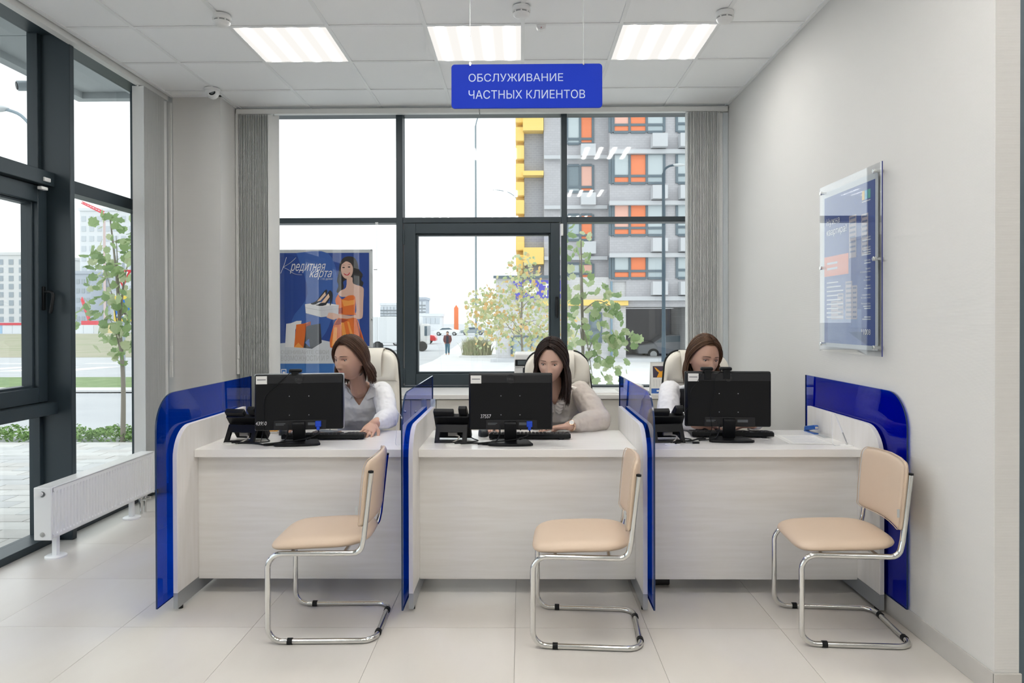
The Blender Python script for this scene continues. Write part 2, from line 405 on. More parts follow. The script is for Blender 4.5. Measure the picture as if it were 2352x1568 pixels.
# ------------------------------------------------------------------ desks
DY0, DY1, DZ = 3.54, 4.16, .75
PY0, PY1 = 3.362, 4.212
def panel_outline(r=.15, n=10):   # (y,z) outline of the rounded side panel
    return [(PY0,.09),(PY1,.09),(PY1,.886)]+[(PY0+r+r*math.cos(R(a)), .886-r+r*math.sin(R(a))) for a in np.linspace(90,180,n+1)]
def side_panel(desk, xa, xb):
    p = MB().prism(panel_outline(), 'x', xa, xb).build('side_panel', lam, desk, bevel=.0015)
    q = MB().box((xa,PY0+.001,.016),(xb,PY1,.089)).build('plinth', plinth_m, p, world=False)
    q.data.transform(Matrix.Translation(-Vector(desk.location)))
    for y in (PY0+.05, PY1-.06):
        f = MB().cyl(((xa+xb)/2,y,0),((xa+xb)/2,y,.017),.012,12).build('foot', black, p, world=False); f.data.transform(Matrix.Translation(-Vector(desk.location)))
desks = [(-1.655,-.556, [(-1.677,-1.655)], 'pale ash counter desk at the left, nearest the radiator'),
         (-.520,.578, [(-.542,-.520),(.578,.600)], 'pale ash counter desk in the middle, between two blue glass dividers'),
         (.624,1.700, [(1.700,1.722)], 'pale ash counter desk at the right, against the wall')]
for k, (xa, xb, sp, lab) in enumerate(desks):
    d = empty('counter_desk', ((xa+xb)/2,3.85,0), lab, 'desk', 'row of three counter desks')
    MB().box((xa,DY0,DZ-.04),(xb,DY1,DZ)).build('desktop', lam_top, d, bevel=.002)
    MB().box((xa,3.585,.08),(xb,3.603,DZ-.0405)).build('front_panel', lam_h, d, bevel=.001)
    for a, b in sp: side_panel(d, a, b)
    if k == 0: MB().box((xb-.022,3.605,.016),(xb,DY1-.02,DZ-.041)).build('leg_panel', lam, d)
    if k == 2: MB().box((xa,3.605,.016),(xa+.022,DY1-.02,DZ-.041)).build('leg_panel', lam, d)
    gx_, gy_ = ((-1.542,3.717),(-.358,3.665),(.783,3.66))[k]
    MB().lathe([(.041,DZ),(.041,DZ+.003),(.036,DZ+.004)], (gx_,gy_,0), 28).build('cable_grommet', M('grommet_white', (.80,.79,.77), .4), d)
gl = [('L',-1.695,3.235,.065,'blue acrylic divider at the far left end of the desks, beside the radiator'),
      ('M',-.558,3.25,.055,'blue acrylic divider between the left and the middle desk'),
      ('N',.606,3.245,.06,'blue acrylic divider between the middle and the right desk'),
      ('R',1.727,3.18,.094,'blue acrylic divider against the right wall')]
for k, x, y0, z0, lab in gl:
    y1, z1, r = 4.385, 1.055, .165
    if k == 'R': y1 = 4.31; z1 = 1.063
    g = empty('glass_divider', (x+.004,3.8,z0), lab, 'glass divider', 'blue acrylic dividers of the desks')
    out = [(y0,z0),(y1,z0),(y1,z1)]+[(y0+r+r*math.cos(R(a)), z1-r+r*math.sin(R(a))) for a in np.linspace(90,180,13)]
    # one sheet face carries the tint, rim is a separate strip
    MB().add([(x+.004,a,b) for a, b in out], [tuple(range(len(out)))]).build('sheet', blue_gl, g)
    n = len(out); rim = MB()
    rim.add([(x,a,b) for a, b in out]+[(x+.008,a,b) for a, b in out], [(i,(i+1)%n,(i+1)%n+n,i+n) for i in range(n)]); rim.build('rim', blue_edge, g)
    s = {'L':(x+.008,-1.677),'M':(x+.008,-.542),'N':(.600,x),'R':(1.722,x)}[k]
    for yy in (3.55,4.05):
        for zz in (.25,.78):
            MB().cyl((s[0],yy,zz),(s[1],yy,zz),.009,12).build('standoff', chrome, g)
# ------------------------------------------------------------------ visitor chairs (facing -X)
def make_visitor_chair():
    c = empty('visitor_chair')
    w = .205; r = .0118
    def side(y): return [(.222,y,.742),(.19,y,.46),(.175,y,.392),(-.225,y,.392),(-.225,y,r),(.235,y,r)]
    path = side(-w)+list(reversed(side(w)))
    MB().tube(fillet(path, .062, 7), r, 14).build('tube_frame', chrome, c, smooth=60)
    for y in (-w, w): MB().cyl((.2215,y,.740),(.2225,y,.749),.0122,12).build('tube_cap', black, c)
    MB().cyl((-.13,-w,.386),(-.13,w,.386),.009,10).cyl((.10,-w,.386),(.10,w,.386),.009,10).build('seat_support', chrome, c)
    for x, y in ((-.13,-w),(-.13,w)): MB().cyl((x-.011,y,.0116),(x+.011,y,.0116),.0150,12).build('floor_glide', black, c)
    for y in (-.12,.12): MB().cyl((.236,y-.011,.0116),(.236,y+.011,.0116),.0150,12).build('floor_glide', black, c)
    o = []
    for i in range(48):      # seat outline: straight front, rounded back
        a = 2*math.pi*i/48; ca, sa = math.cos(a), math.sin(a)
        e = .36 if ca < 0 else .58
        o.append((-.015+.218*math.copysign(abs(ca)**e, ca), .212*math.copysign(abs(sa)**(.40 if ca < 0 else .60), sa)))
    def seat(a, b, t): return (a, b, .428+t-.012*((a+.02)/.22)**2*(1 if a < -.1 else 0)+.006*(a/.2))
    pad(o, .046, seat, crown=.004).build('seat', leather, c, smooth=70)
    o = [(-.19,.503),(-.14,.503),(-.07,.505),(0,.506),(.07,.505),(.14,.503),(.19,.503)]
    o += arc((.207,.52), .012, -60, 20, 3)+[(.222,.60),(.224,.70)]+arc((.172,.742), .05, 5, 90, 6)+[(.1,.797),(0,.80),(-.1,.797)]+arc((-.172,.742), .05, 90, 175, 6)+[(-.224,.70),(-.222,.60)]+arc((-.207,.52), .012, 160, 240, 3)
    def back(a, b, t): return (.176+(b-.5)*.095+.030*(1-(a/.22)**2)-t, a, b)
    pad(o, .034, back).build('backrest', leather, c, smooth=70)
    rim = [Vector(back(a*.992, b if b > .56 else b+.002, .011)) for a, b in o]
    MB().tube(rim, .0016, 6, closed=True).build('seam', M('seam_beige', (.56,.43,.32), .5), c)
    MB().box((.158,-.2275,.565),(.168,-.2262,.600)).build('maker_tag', alu, c)
    return c
vc = make_visitor_chair()
spots = [(-.880,3.24,R(1.5),'beige leatherette visitor chair with chrome frame, in front of the left desk'),
         (.285,3.19,R(-4),'beige leatherette visitor chair with chrome frame, in front of the middle desk'),
         (1.436,3.215,R(-4),'beige leatherette visitor chair with chrome frame, by the right wall')]
for k, (x, y, a, lab) in enumerate(spots):
    o = vc if k == 0 else copy_tree(vc)
    o.location = (x,y,0); o.rotation_euler = (0,0,a); tag(o, lab, 'chair', 'visitor chairs in front of the desks')
# ------------------------------------------------------------------ staff armchairs (facing -Y)
wleather = M('cream_leather', (.80,.755,.66), .40, bump=('noise', 300, .08), spec=.45)
def make_office_chair():
    c = empty('office_armchair')
    o = [(-.21,.44),(0,.43),(.21,.44),(.245,.50),(.25,.62),(.245,.80),(.23,.98)]+arc((.10,1.085), .115, 8, 90, 7)+arc((-.10,1.085), .115, 90, 172, 7)+[(-.23,.98),(-.245,.80),(-.25,.62),(-.245,.50)]
    def bk(a, b, t): return (a, .0+(b-.45)*.13-.05*(a/.25)**2-t*1.0, b)
    pad(o, .085, bk).build('backrest', wleather, c, smooth=70)
    oh = [(-.225,.985),(0,.975),(.225,.985)]+arc((.105,1.075), .118, 0, 90, 7)+arc((-.105,1.075), .118, 90, 180, 7)
    def hd(a, b, t): return (a, .0+(b-.45)*.13-.028-.05*(a/.25)**2-t, b)
    pad(oh, .07, hd).build('headrest_cushion', wleather, c, smooth=70)
    # wrap strap of the headrest
    st = []
    for a in np.linspace(-110, 200, 16):
        yy, zz = .075-.075*math.cos(R(a))*1.0-.02, 1.085+.125*math.sin(R(a)) if a > 0 else 1.085+.125*math.sin(R(a))
        st.append((yy, zz))
    rings = []
    for yy, zz in st: rings.append([(-.115,yy,zz),(.115,yy,zz),(.115,yy*.93+.004,1.085+(zz-1.085)*.94),(-.115,yy*.93+.004,1.085+(zz-1.085)*.94)])
    MB().loft(rings).build('headrest_wrap', wleather, c, smooth=50, bevel=.004)
    rim = [Vector(bk(a*1.012, b+.004*(1 if b > .8 else 0), -.012)) for a, b in o]
    MB().tube(rim, .007, 8, closed=True).build('edge_piping', black, c)
    os_ = [(.245*math.copysign(abs(math.cos(t))**.5, math.cos(t)), -.22+.235*math.copysign(abs(math.sin(t))**.5, math.sin(t))) for t in np.linspace(0, 2*math.pi, 40, endpoint=False)]
    pad(os_, .10, lambda a, b, t: (a, b, .445+t), crown=.01).build('seat', wleather, c, smooth=70)
    for s in (-1, 1):
        p = fillet([(s*.25,-.05,.44),(s*.275,-.05,.44),(s*.275,-.05,.63),(s*.275,-.30,.63),(s*.275,-.34,.50),(s*.25,-.34,.42)], .05, 4)
        MB().tube(p, .014, 10).build('armrest', chrome, c)
    MB().cyl((0,-.2,.09),(0,-.2,.40),.028,16).build('gas_lift', black, c)
    for k in range(5):
        a = R(90+72*k); ex, ey = .30*math.cos(a), -.2+.30*math.sin(a)
        MB().tube([(0,-.2,.10),(ex,ey,.065)], [.026,.016], 10).build('base_arm', chrome, c)
        MB().cyl((ex-.012,ey,.028),(ex+.012,ey,.028),.028,14).build('caster', black, c)
    return c
oc = make_office_chair()
for k, (x, y, z, a, lab) in enumerate([(-1.075,4.86,0,R(-8),'cream leather armchair behind the woman at the left desk'),
                                 (.247,4.84,-.02,R(0),'cream leather armchair behind the woman at the middle desk'),
                                 (1.207,4.84,-.02,R(3),'cream leather armchair behind the woman at the right desk')]):
    o = oc if k == 0 else copy_tree(oc)
    o.location = (x,y,0); o.rotation_euler = (0,0,a); o.scale = (1,1,1 if k == 0 else .985)
    tag(o, lab, 'armchair', 'cream armchairs behind the desks')
# ------------------------------------------------------------------ low cabinets below the back window
cab_m = M('cabinet_cream', (.76,.73,.68), .5)
for k in range(4):
    x0 = -1.45+k*.795; x1 = x0+.793
    c = empty('cabinet', ((x0+x1)/2,5.70,0), ['cream low cabinet under the window, behind the left desk','cream low cabinet under the window, between the left and the middle armchair',
        'cream low cabinet under the printer, behind the middle desk','cream low cabinet under the desk calendar, behind the right desk'][k], 'cabinet', 'low cabinets under the back window')
    MB().box((x0,5.42,.02),(x1,5.985,.795)).build('body', cab_m, c)
    for q in (0, 1):
        xa = x0+.003+q*.396; xb = xa+.391
        d = MB().box((xa,5.40,.06),(xb,5.4195,.79)).build('door', cab_m, c, bevel=.002)
        kx = xb-.04 if q == 0 else xa+.04
        kn = MB().lathe([(.006,0),(.006,-.012),(.012,-.016),(.012,-.024),(.007,-.027)], (kx,5.40,.70), 14, 'y').build('knob', chrome, d, world=False)
        kn.data.transform(Matrix.Translation(-Vector(c.location)))
MB().box((-1.46,5.38,.797),(1.735,5.985,.83)).build('worktop', lam_top, bevel=.002)
tag(bpy.data.objects['worktop'], 'long pale worktop over the low cabinets under the window', 'worktop')
# ------------------------------------------------------------------ printer, calendar, papers on the worktop
p = empty('printer', (.14,5.66,.83), 'white office printer with a small dark display, behind the middle armchair', 'printer')
pw = M('printer_white', (.80,.80,.79), .45)
MB().box((-.055,5.48,.83),(.37,5.88,.985)).build('lower_body', pw, p, bevel=.01)
MB().box((.005,5.50,.985),(.37,5.88,1.03)).build('paper_slot_body', M('printer_dark', (.03,.03,.035), .5), p)
MB().box((-.055,5.48,.985),(.012,5.88,1.03)).build('slot_side', pw, p, bevel=.003)
MB().box((-.055,5.47,1.03),(.37,5.88,1.14)).build('scanner_unit', pw, p, bevel=.012)
MB().box((-.048,5.462,1.045),(.055,5.472,1.095)).build('control_panel', black, p, bevel=.004)
MB().box((-.028,5.4605,1.054),(.047,5.463,1.087)).build('display', M('display_grey', (.10,.12,.13), .2), p)
MB().box((-.033,5.475,.955),(-.028,5.4805,.985)).build('usb_port', black, p)
c = empty('desk_calendar', (1.075,5.47,.83), 'white tent calendar with a dark picture and blue band, on the worktop', 'calendar')
cb = [(5.43,.83),(5.434,.83),(5.482,1.072),(5.478,1.072)]
paper = M('paper_white', (.82,.81,.78), .6); pblue = M('print_blue', (.03,.12,.42), .5)
MB().prism(cb, 'x', 1.0, 1.155).prism([(5.526,.83),(5.53,.83),(5.482,1.072),(5.478,1.072)], 'x', 1.0, 1.155).build('stand', paper, c)
def cal(x0, z0, x1, z1, m, name, off=.001):
    f = lambda z: 5.43+(z-.83)*(.048/.242)-off
    MB().add([(x0,f(z0),z0),(x1,f(z0),z0),(x1,f(z1),z1),(x0,f(z1),z1)], [(0,1,2,3)]).build(name, m, c)
cal(1.0,.835,1.155,.872,pblue,'blue_band'); cal(1.04,.848,1.075,.860,paper,'band_logo',.0015)
cal(1.017,.955,1.140,1.042,M('print_night', (.045,.03,.06), .5),'picture')
gold = M('print_gold', (.85,.38,.02), .5)
f = lambda z: 5.43+(z-.83)*(.048/.242)-.002
def flat(pts, m, name, parent, off=.002):
    n = len(pts); MB().add([(a, f(b)-off+.002, b) for a, b in pts], [tuple(range(n))]).build(name, m, parent)
for pts in ([(1.028,1.034),(1.04,1.030),(1.075,1.0),(1.07,.985),(1.045,1.008)],[(1.132,1.034),(1.12,1.030),(1.082,1.0),(1.086,.985),(1.112,1.008)],[(1.045,.956),(1.062,.99),(1.078,1.005),(1.094,.99),(1.115,.956)]):
    flat(pts, gold, 'picture_shape', c)
ink = M('print_grey', (.45,.45,.45), .6)
for r_ in range(5):
    for q in range(6): flat([(1.018+q*.021,.890+r_*.011),(1.026+q*.021,.890+r_*.011),(1.026+q*.021,.893+r_*.011),(1.018+q*.021,.893+r_*.011)], ink, 'date_mark', c)
sp = MB()
for q in range(22): sp.tube([(1.004+q*.0070,5.480+.006*math.cos(t),1.071+.006*math.sin(t)) for t in np.linspace(0,2*math.pi,8,endpoint=False)], .0009, 4, closed=True)
sp.build('spiral_binding', alu, c)
ps = empty('paper_stack', (.645,5.55,.83), 'thin stack of white paper lying on the worktop', 'paper')
for q in range(4): MB().box((.54+.003*q,5.44+.004*q,.8302+q*.002),(.75+.002*q,5.73,.832+q*.002)).build('sheet', paper, ps)
bx = MB().box((.83,5.55,.83),(.96,5.75,.885)).build('paper_box', paper, bevel=.003); tag(bx, 'small white box on the worktop, seen through the divider', 'box')
# ------------------------------------------------------------------ monitors
mon_m = M('monitor_black', (.004,.0045,.0055), .45, spec=.25, bump=('noise', 700, .05)); mon_s = M('monitor_silver', (.42,.44,.46), .3, metal=.7)
lab_grey = M('label_grey', (.10,.11,.12), .5); chalk = M('marker_white', (.75,.75,.75), .7); screen_m = M('screen_dark', (.02,.02,.025), .15)
def make_monitor(loc, rz, w, lab, number, npos, tiltx=0, plug=True, logo=True):
    m = empty('monitor', loc, lab, 'monitor', 'computer monitors on the desks', rz=rz)
    K = dict(world=False)
    z0, z1 = .068, .368
    MB().box((-w/2,.040,z0),(w/2,.072,z1)).build('bezel', mon_s if tiltx else mon_m, m, bevel=.006, **K)
    bx_ = MB().box((-w/2+.003,.020,z0+.003),(w/2-.003,.045,z1-.003)); bx_.build('back_shell', mon_m, m, bevel=.010, seg=3, **K)
    MB().box((-w/2+.008,.0185,z1-.050),(w/2-.008,.022,z1-.010)).build('vent_band', M('vent_black', (.007,.0075,.009), .6, bump=('noise', 900, .6)), m, bevel=.002, **K)
    MB().box((-w/2+.012,.0715,z0+.014),(w/2-.012,.0725,z1-.012)).build('screen', screen_m, m, **K)
    rc = MB().box((-.13,.014,z0+.004),(.14,.021,z0+.055)).build('port_recess', M('recess_black', (.005,.005,.006), .6), m, bevel=.003, **K)
    MB().box((-.12,.0132,z0+.036),(-.07,.0142,z0+.040)).box((-.12,.0132,z0+.030),(-.078,.0142,z0+.033)).build('port_label', lab_grey, m, **K)
    MB().box((.045,.0132,z0+.028),(.10,.0142,z0+.042)).build('port_label', lab_grey, m, **K)
    neck = MB().prism([(.012,.012),(.030,.012),(.020,.10),(.012,.116),(-.004,.116),(-.012,.105)], 'x', -.032, .032)
    neck.build('stand_neck', mon_m, m, bevel=.003, **K)
    hx, y0, y1 = .118, -.085, .085
    out = [(-hx+.012,y0+.012),(-.06,y0+.002),(0,y0-.002),(.06,y0+.002),(hx-.012,y0+.012),(hx,y0+.03),(hx-.03,y1),(-hx+.03,y1),(-hx,y0+.03)]
    MB().prism(out, 'z', 0, .012).build('stand_base', mon_m, m, bevel=.003, **K)
    MB().box((-w/2+.012,.0175,z1-.052),(-w/2+.068,.0184,z1-.010)).build('sticker', paper, m, **K)
    MB().box((-w/2+.018,.0170,z1-.031),(-w/2+.062,.0176,z1-.027)).build('sticker_print', lab_grey, m, **K)
    if logo:
        MB().lathe([(.024,.0172),(.024,.0165),(.022,.0160),(.001,.0160)], (0,0,z1-.028), 28, 'y').build('logo_disc', M('logo_black', (.016,.017,.02), .25), m, **K)
        lt = text_mesh('DELL', .016, align='CENTER'); lt.transform(Matrix.Rotation(R(90), 4, 'X')); lo = obj('logo_print', lt, M('logo_grey', (.045,.047,.05), .3), m); lo.location = (0,.0155,z1-.034)
    nt_ = text_mesh(number, .028, shear=.12, width=.8, bold=.0002); nt_.transform(Matrix.Rotation(R(90), 4, 'X')); o = obj('marker_number', nt_, chalk, m); o.location = (npos[0],.0175,z0+npos[1])
    for x, z in ((-.05,.12),(.05,.12),(-.05,.22),(.05,.22)): MB().ball((x,.0192,z+.03), .0028, 8, 6).build('screw', mon_s, m, **K)
    if plug:
        pl = MB().box((.085,-.006,z0+.020),(.115,.016,z0+.050)).box((.092,-.012,z0+.004),(.108,.010,z0+.022)).build('video_plug', M('plug_blue', (.005,.06,.55), .4), m, bevel=.003, **K)
        MB().tube(smooth_path([(.10,0,.073),(.098,-.008,.055),(.06,-.03,.035),(.0,-.028,.024),(-.08,-.04,.018),(-.17,-.05,.012)],6), .0035, 8).build('video_cable', black, m, **K)
        MB().cyl((.062,-.029,.0355),(.045,-.03,.031),.007,10).build('cable_ferrite', black, m, **K)
    MB().tube(smooth_path([(-.055,.010,.10),(-.055,-.004,.07),(-.06,-.006,.04),(-.085,-.02,.012),(-.17,-.045,.006)],6), .0032, 8).build('power_cable', black, m, **K)
    return m
make_monitor((-1.175,3.70,.75), R(9), .462, 'black monitor marked 43950, on the left desk', '43950', (-.222,.032), tiltx=1)
make_monitor((-.058,3.70,.75), R(0), .444, 'black monitor marked 37557, on the middle desk', '37557', (-.16,.065))
make_monitor((1.118,3.80,.75), R(-4), .456, 'black monitor marked 45596, on the right desk', '45596', (-.125,.004), plug=False)
def webcam(x, y, z, rz, lab, cab):
    w = empty('webcam', (x,y,z), lab, 'webcam', 'webcams clipped on the monitors', rz=rz)
    MB().box((-.033,-.015,.004),(.033,.020,.024)).build('body', black, w, world=False, bevel=.008, seg=3)
    MB().box((-.016,-.030,-.040),(.018,-.022,.008)).box((-.016,-.030,.0),(.018,.01,.006)).build('clip', black, w, world=False, bevel=.002)
    MB().tube(smooth_path(cab,6), .0018, 6).build('cable', black, w, world=False)
webcam(-1.205,3.745,1.118, R(9), 'black webcam on top of the left monitor', [(-.02,-.02,.012),(-.05,-.034,-.02),(-.11,-.036,-.075),(-.15,-.036,-.12),(-.155,-.036,-.2),(-.16,-.036,-.29),(-.17,-.05,-.355)])
webcam(1.008,3.845,1.118, R(-4), 'black webcam on the right monitor, the left one of two', [(-.02,-.02,.012),(-.06,-.034,-.06),(-.09,-.036,-.10),(-.10,-.036,-.18),(-.14,-.036,-.24),(-.19,-.05,-.29),(-.20,-.06,-.352)])
webcam(1.110,3.845,1.118, R(-4), 'black webcam on the right monitor, the right one of two', [(-.02,-.02,.012),(-.06,-.034,-.03),(-.066,-.036,-.12),(-.085,-.036,-.19),(-.09,-.036,-.23),(-.08,-.036,-.30),(-.10,-.06,-.358)])
# ------------------------------------------------------------------ keyboards and mice
def make_keyboard():
    k = empty('keyboard')
    MB().prism([(-.075,0),(-.075,.014),(-.070,.024),(.07,.010),(.075,.004),(.075,0)], 'x', -.222, .222).build('case', black, k, world=False, bevel=.003)
    for x in (-.17,.17): MB().box((x-.012,-.071,-.008),(x+.012,-.060,.006)).build('foot', black, k, world=False)
    b = MB()
    for r_ in range(6):
        y = -.060+r_*.0215; z = .0225-(y+.07)*.1
        for q in range(21):
            x = -.208+q*.0208
            if q in (15,): continue
            b.add([(x-.0092,y-.009,z),(x+.0092,y-.009,z),(x+.0092,y+.009,z-.0015),(x-.0092,y+.009,z-.0015),(x-.007,y-.006,z+.007),(x+.007,y-.006,z+.007),(x+.007,y+.006,z+.0055),(x-.007,y+.006,z+.0055)],
                  [(4,5,6,7),(0,1,5,4),(1,2,6,5),(2,3,7,6),(3,0,4,7)])
    b.build('keys', M('key_black', (.02,.02,.022), .45), k, world=False, kind='stuff', smooth=None)
    return k
kb = make_keyboard()
for q, (x, y, a, lab) in enumerate([(-1.085,3.885,R(4),'black keyboard on the left desk, behind the monitor'),(.045,3.895,R(0),'black keyboard on the middle desk, behind the monitor'),(1.165,3.955,R(-3),'black keyboard on the right desk, behind the monitor')]):
    o = kb if q == 0 else copy_tree(kb)
    o.location = (x,y,.758); o.rotation_euler = (0,0,a); tag(o, lab, 'keyboard', 'keyboards on the desks')
def mouse(x, y, a, lab):
    m = empty('computer_mouse', (x,y,.75), lab, 'mouse', rz=a)
    o = [(.029*math.copysign(abs(math.cos(t))**.7, math.cos(t)), .055*math.sin(t)) for t in np.linspace(0,2*math.pi,28,endpoint=False)]
    pad(o, .03, lambda u, v, t: (u, v, max(.001, .008+t*1.4-.004*(v/.05))), crown=.012).build('shell', M('mouse_dark', (.03,.035,.04), .35), m, world=False, smooth=70)
    MB().cyl((-.003,-.03,.027),(.003,-.03,.027),.008,10).build('wheel', lab_grey, m, world=False)
mouse(-1.36,4.02,R(190),'dark mouse under the hand of the woman at the left desk')
mouse(-.215,3.965,R(185),'dark mouse under the hand of the woman at the middle desk')
# ------------------------------------------------------------------ desk phones (seen from behind)
ph_m = M('phone_black', (.004,.0045,.0055), .42, spec=.3)
def make_phone():
    p = empty('desk_phone'); K = dict(world=False)
    Mx = Matrix.Translation((0,.075,.022)) @ Matrix.Rotation(R(52), 4, 'X') @ Matrix.Rotation(R(180), 4, 'Z')
    # tilted body: local x across, y up the slope (after turn: towards camera/top), z out of the face (towards the user)
    Mx = Matrix.Translation((0,.070,.012)) @ Matrix((( 1,0,0,0),(0,-.62,.785,0),(0,.785,.62,0),(0,0,0,1)))
    MB().box((-.095,0,-.014),(.095,.165,.014)).tf(Mx).build('body', ph_m, p, bevel=.004, **K)
    MB().box((-.097,.115,-.006),(.012,.195,.022)).tf(Mx).build('display_unit', ph_m, p, bevel=.005, **K)
    MB().box((-.085,.125,.0225),(.0,.18,.0235)).tf(Mx).build('display', M('display_grey', (.10,.12,.13), .2), p, **K)
    b = MB()
    for r_ in range(4):
        for q in range(3): b.box((-.075+q*.024,.02+r_*.02,.014),(-.058+q*.024,.033+r_*.02,.0175))
    b.tf(Mx).build('keypad', M('key_black', (.02,.02,.022), .45), p, kind='stuff', **K)
    hs = MB().loft([[tuple(Mx @ Vector((x, y, zc+z))) for x, z in ((.040,-.008),(.084,-.008),(.084,.010),(.040,.010))] for y, zc in ((-.012,.026),(.03,.034),(.085,.041),(.14,.036),(.185,.024),(.215,.012))])
    hs.build('handset', ph_m, p, bevel=.004, **K)
    MB().box((.040,.170,-.004),(.084,.216,.020)).tf(Mx).build('earpiece', ph_m, p, bevel=.004, **K)
    st = MB()
    for x in (-.085,.062): st.prism([(-.082,0),(-.062,0),(-.010,.090),(-.030,.090)], 'x', x, x+.024)
    st.prism([(-.052,.052),(-.036,.052),(-.012,.092),(-.030,.092)], 'x', -.085, .086); st.prism([(-.082,0),(-.066,0),(-.060,.012),(-.076,.012)], 'x', -.085, .086)
    st.build('stand', ph_m, p, bevel=.002, **K)
    MB().box((-.02,-.035,.03),(.03,-.012,.05)).build('cable_socket', M('socket_grey', (.32,.31,.29), .5), p, bevel=.002, **K)
    MB().tube(smooth_path([(.02,-.03,.034),(.045,-.055,.03),(.03,-.075,.012),(.005,-.10,.003)],6), .004, 8).build('network_cable', M('cable_grey', (.42,.40,.36), .5), p, **K)
    MB().tube(smooth_path([(.05,-.03,.04),(.07,-.06,.008),(.035,-.085,.006),(.0,-.10,.004)],6), .0048, 8).build('line_cable', black, p, **K)
    MB().tube(smooth_path([(.075,.05,.02),(.11,.03,.006),(.14,-.01,.004),(.11,-.05,.004),(.05,-.075,.005)],6), .003, 8).build('handset_cord', black, p, **K)
    return p
ph = make_phone()
for q, (x, y, a, lab) in enumerate([(-1.49,3.795,R(-10),'black desk phone seen from behind, on the left desk'),(-.372,3.80,R(-4),'black desk phone seen from behind, on the middle desk'),(.775,3.81,R(6),'black desk phone seen from behind, on the right desk, beside a divider')]):
    o = ph if q == 0 else copy_tree(ph)
    o.location = (x,y,.75); o.rotation_euler = (0,0,a); tag(o, lab, 'phone', 'desk phones')
# loose cables lying on each desk
def cable(pts, r, lab, m=black, name='cable'):
    o = MB().tube(smooth_path([(a,b,c+r) for a,b,c in pts],6), r, 8).build(name, m); tag(o, lab, 'cable')
cable([(-1.53,3.70,.752),(-1.45,3.70,.752),(-1.38,3.68,.75),(-1.33,3.645,.75),(-1.27,3.66,.75)], .0045, 'black cable between the phone and the monitor on the left desk')
cable([(-.35,3.675,.752),(-.30,3.69,.75),(-.24,3.70,.75),(-.17,3.66,.75),(-.13,3.75,.752)], .0045, 'black cable between the phone and the monitor on the middle desk')
cable([(.80,3.67,.752),(.86,3.75,.75),(.90,3.76,.75),(.95,3.82,.75),(1.0,3.84,.75)], .0045, 'black cable between the phone and the monitor on the right desk')
d = empty('usb_adapter', (.915,3.705,.75), 'small black adapter plug lying on the right desk', 'adapter')
MB().box((.897,3.698,.75),(.932,3.714,.760)).build('body', black, d, bevel=.002)
MB().tube(smooth_path([(.897,3.706,.755),(.87,3.71,.753),(.85,3.73,.752),(.84,3.76,.752)],6), .0016, 6).build('cord', black, d)
# ------------------------------------------------------------------ small things on the desks
t = empty('smartphone', (-1.13,4.08,.75), 'dark flat phone lying on the left desk, behind the keyboard', 'phone', rz=R(-18))
MB().box((-.075,-.04,0),(.075,.04,.008)).build('body', M('phone_case', (.22,.15,.11), .4), t, world=False, bevel=.004); MB().box((-.070,-.036,.008),(.070,.036,.0085)).build('screen', M('screen_glossy', (.05,.06,.08), .08), t, world=False)
t = empty('notebook', (-1.49,4.08,.75), 'yellow notebook on the left desk, behind the monitor', 'notebook', rz=R(5))
MB().box((-.08,-.055,.001),(.08,.055,.014)).build('pages', paper, t, world=False); MB().box((-.082,-.057,.014),(.082,.057,.017)).build('cover', M('cover_yellow', (.75,.36,.02), .5), t, world=False, bevel=.001)
def pen_stand(x, y, lab, lean):
    p = empty('chained_pen', (x,y,.75), lab, 'pen'); clear = M('clear_plastic', (.82,.83,.85), .2)
    MB().lathe([(.030,0),(.030,.003),(.022,.005)], n=24).build('base', M('grommet_white', (.80,.79,.77), .4), p, world=False)
    MB().cyl((0,0,.004),(0,0,.016),.006,12).build('socket', chrome, p, world=False)
    tip = Vector((lean,.02,.012)); top = Vector((lean-.035,.045,.14))
    a = Vector((0,0,.014)); b = Vector((lean,.03,.145))
    MB().tube([a, a+(b-a)*.1, a+(b-a)*.4], [.0015,.0035,.0035], 10).build('grip', M('pen_grey', (.35,.36,.38), .4), p, world=False)
    MB().tube([a+(b-a)*.4, a+(b-a)*.97, b], [.0038,.0035,.002], 10).build('barrel', M('pen_white', (.74,.75,.78), .3), p, world=False)
    MB().tube(smooth_path([b, b+Vector((-.012,0,.018)), b+Vector((-.022,0,.005)), b+Vector((-.024,-.01,-.08)), (lean-.026,0,.006), (-.03,0,.003)],6), .0011, 6).build('chain', clear, p, world=False)
pen_stand(1.672,3.64,'white pen leaning in its chained holder, on the right desk near the wall',-.042)
pen_stand(-.600,3.66,'white pen leaning in its chained holder, at the right end of the left desk',-.030)
s = empty('stapler', (1.662,4.06,.75), 'blue stapler at the back corner of the right desk', 'stapler', rz=R(4)); sb = M('stapler_blue', (.01,.10,.42), .3)
MB().box((-.014,-.06,0),(.014,.065,.006)).build('base', sb, s, world=False, bevel=.002)
MB().prism([(.06,.006),(.065,.012),(.06,.03),(-.05,.052),(-.062,.048),(-.062,.028),(-.045,.026),(.03,.010)], 'x', -.013, .013).build('arm', sb, s, world=False, bevel=.004)
MB().box((-.009,-.063,.032),(.009,-.061,.044)).build('front_plate', chrome, s, world=False)
rl = MB().box((1.655,3.87,.75),(1.695,3.98,.752)).build('ruler', alu); tag(rl, 'flat metal ruler beside the stapler on the right desk', 'ruler')
pp = empty('paper_sheets', (1.51,3.83,.75), 'printed white sheets lying on the right desk', 'paper', rz=R(-3))
MB().box((-.105,-.14,0),(.105,.14,.0012)).build('sheet', paper, pp, world=False); o = MB().box((-.09,-.15,.0013),(.115,.13,.0022)).build('sheet', paper, pp, world=False)
b = MB()
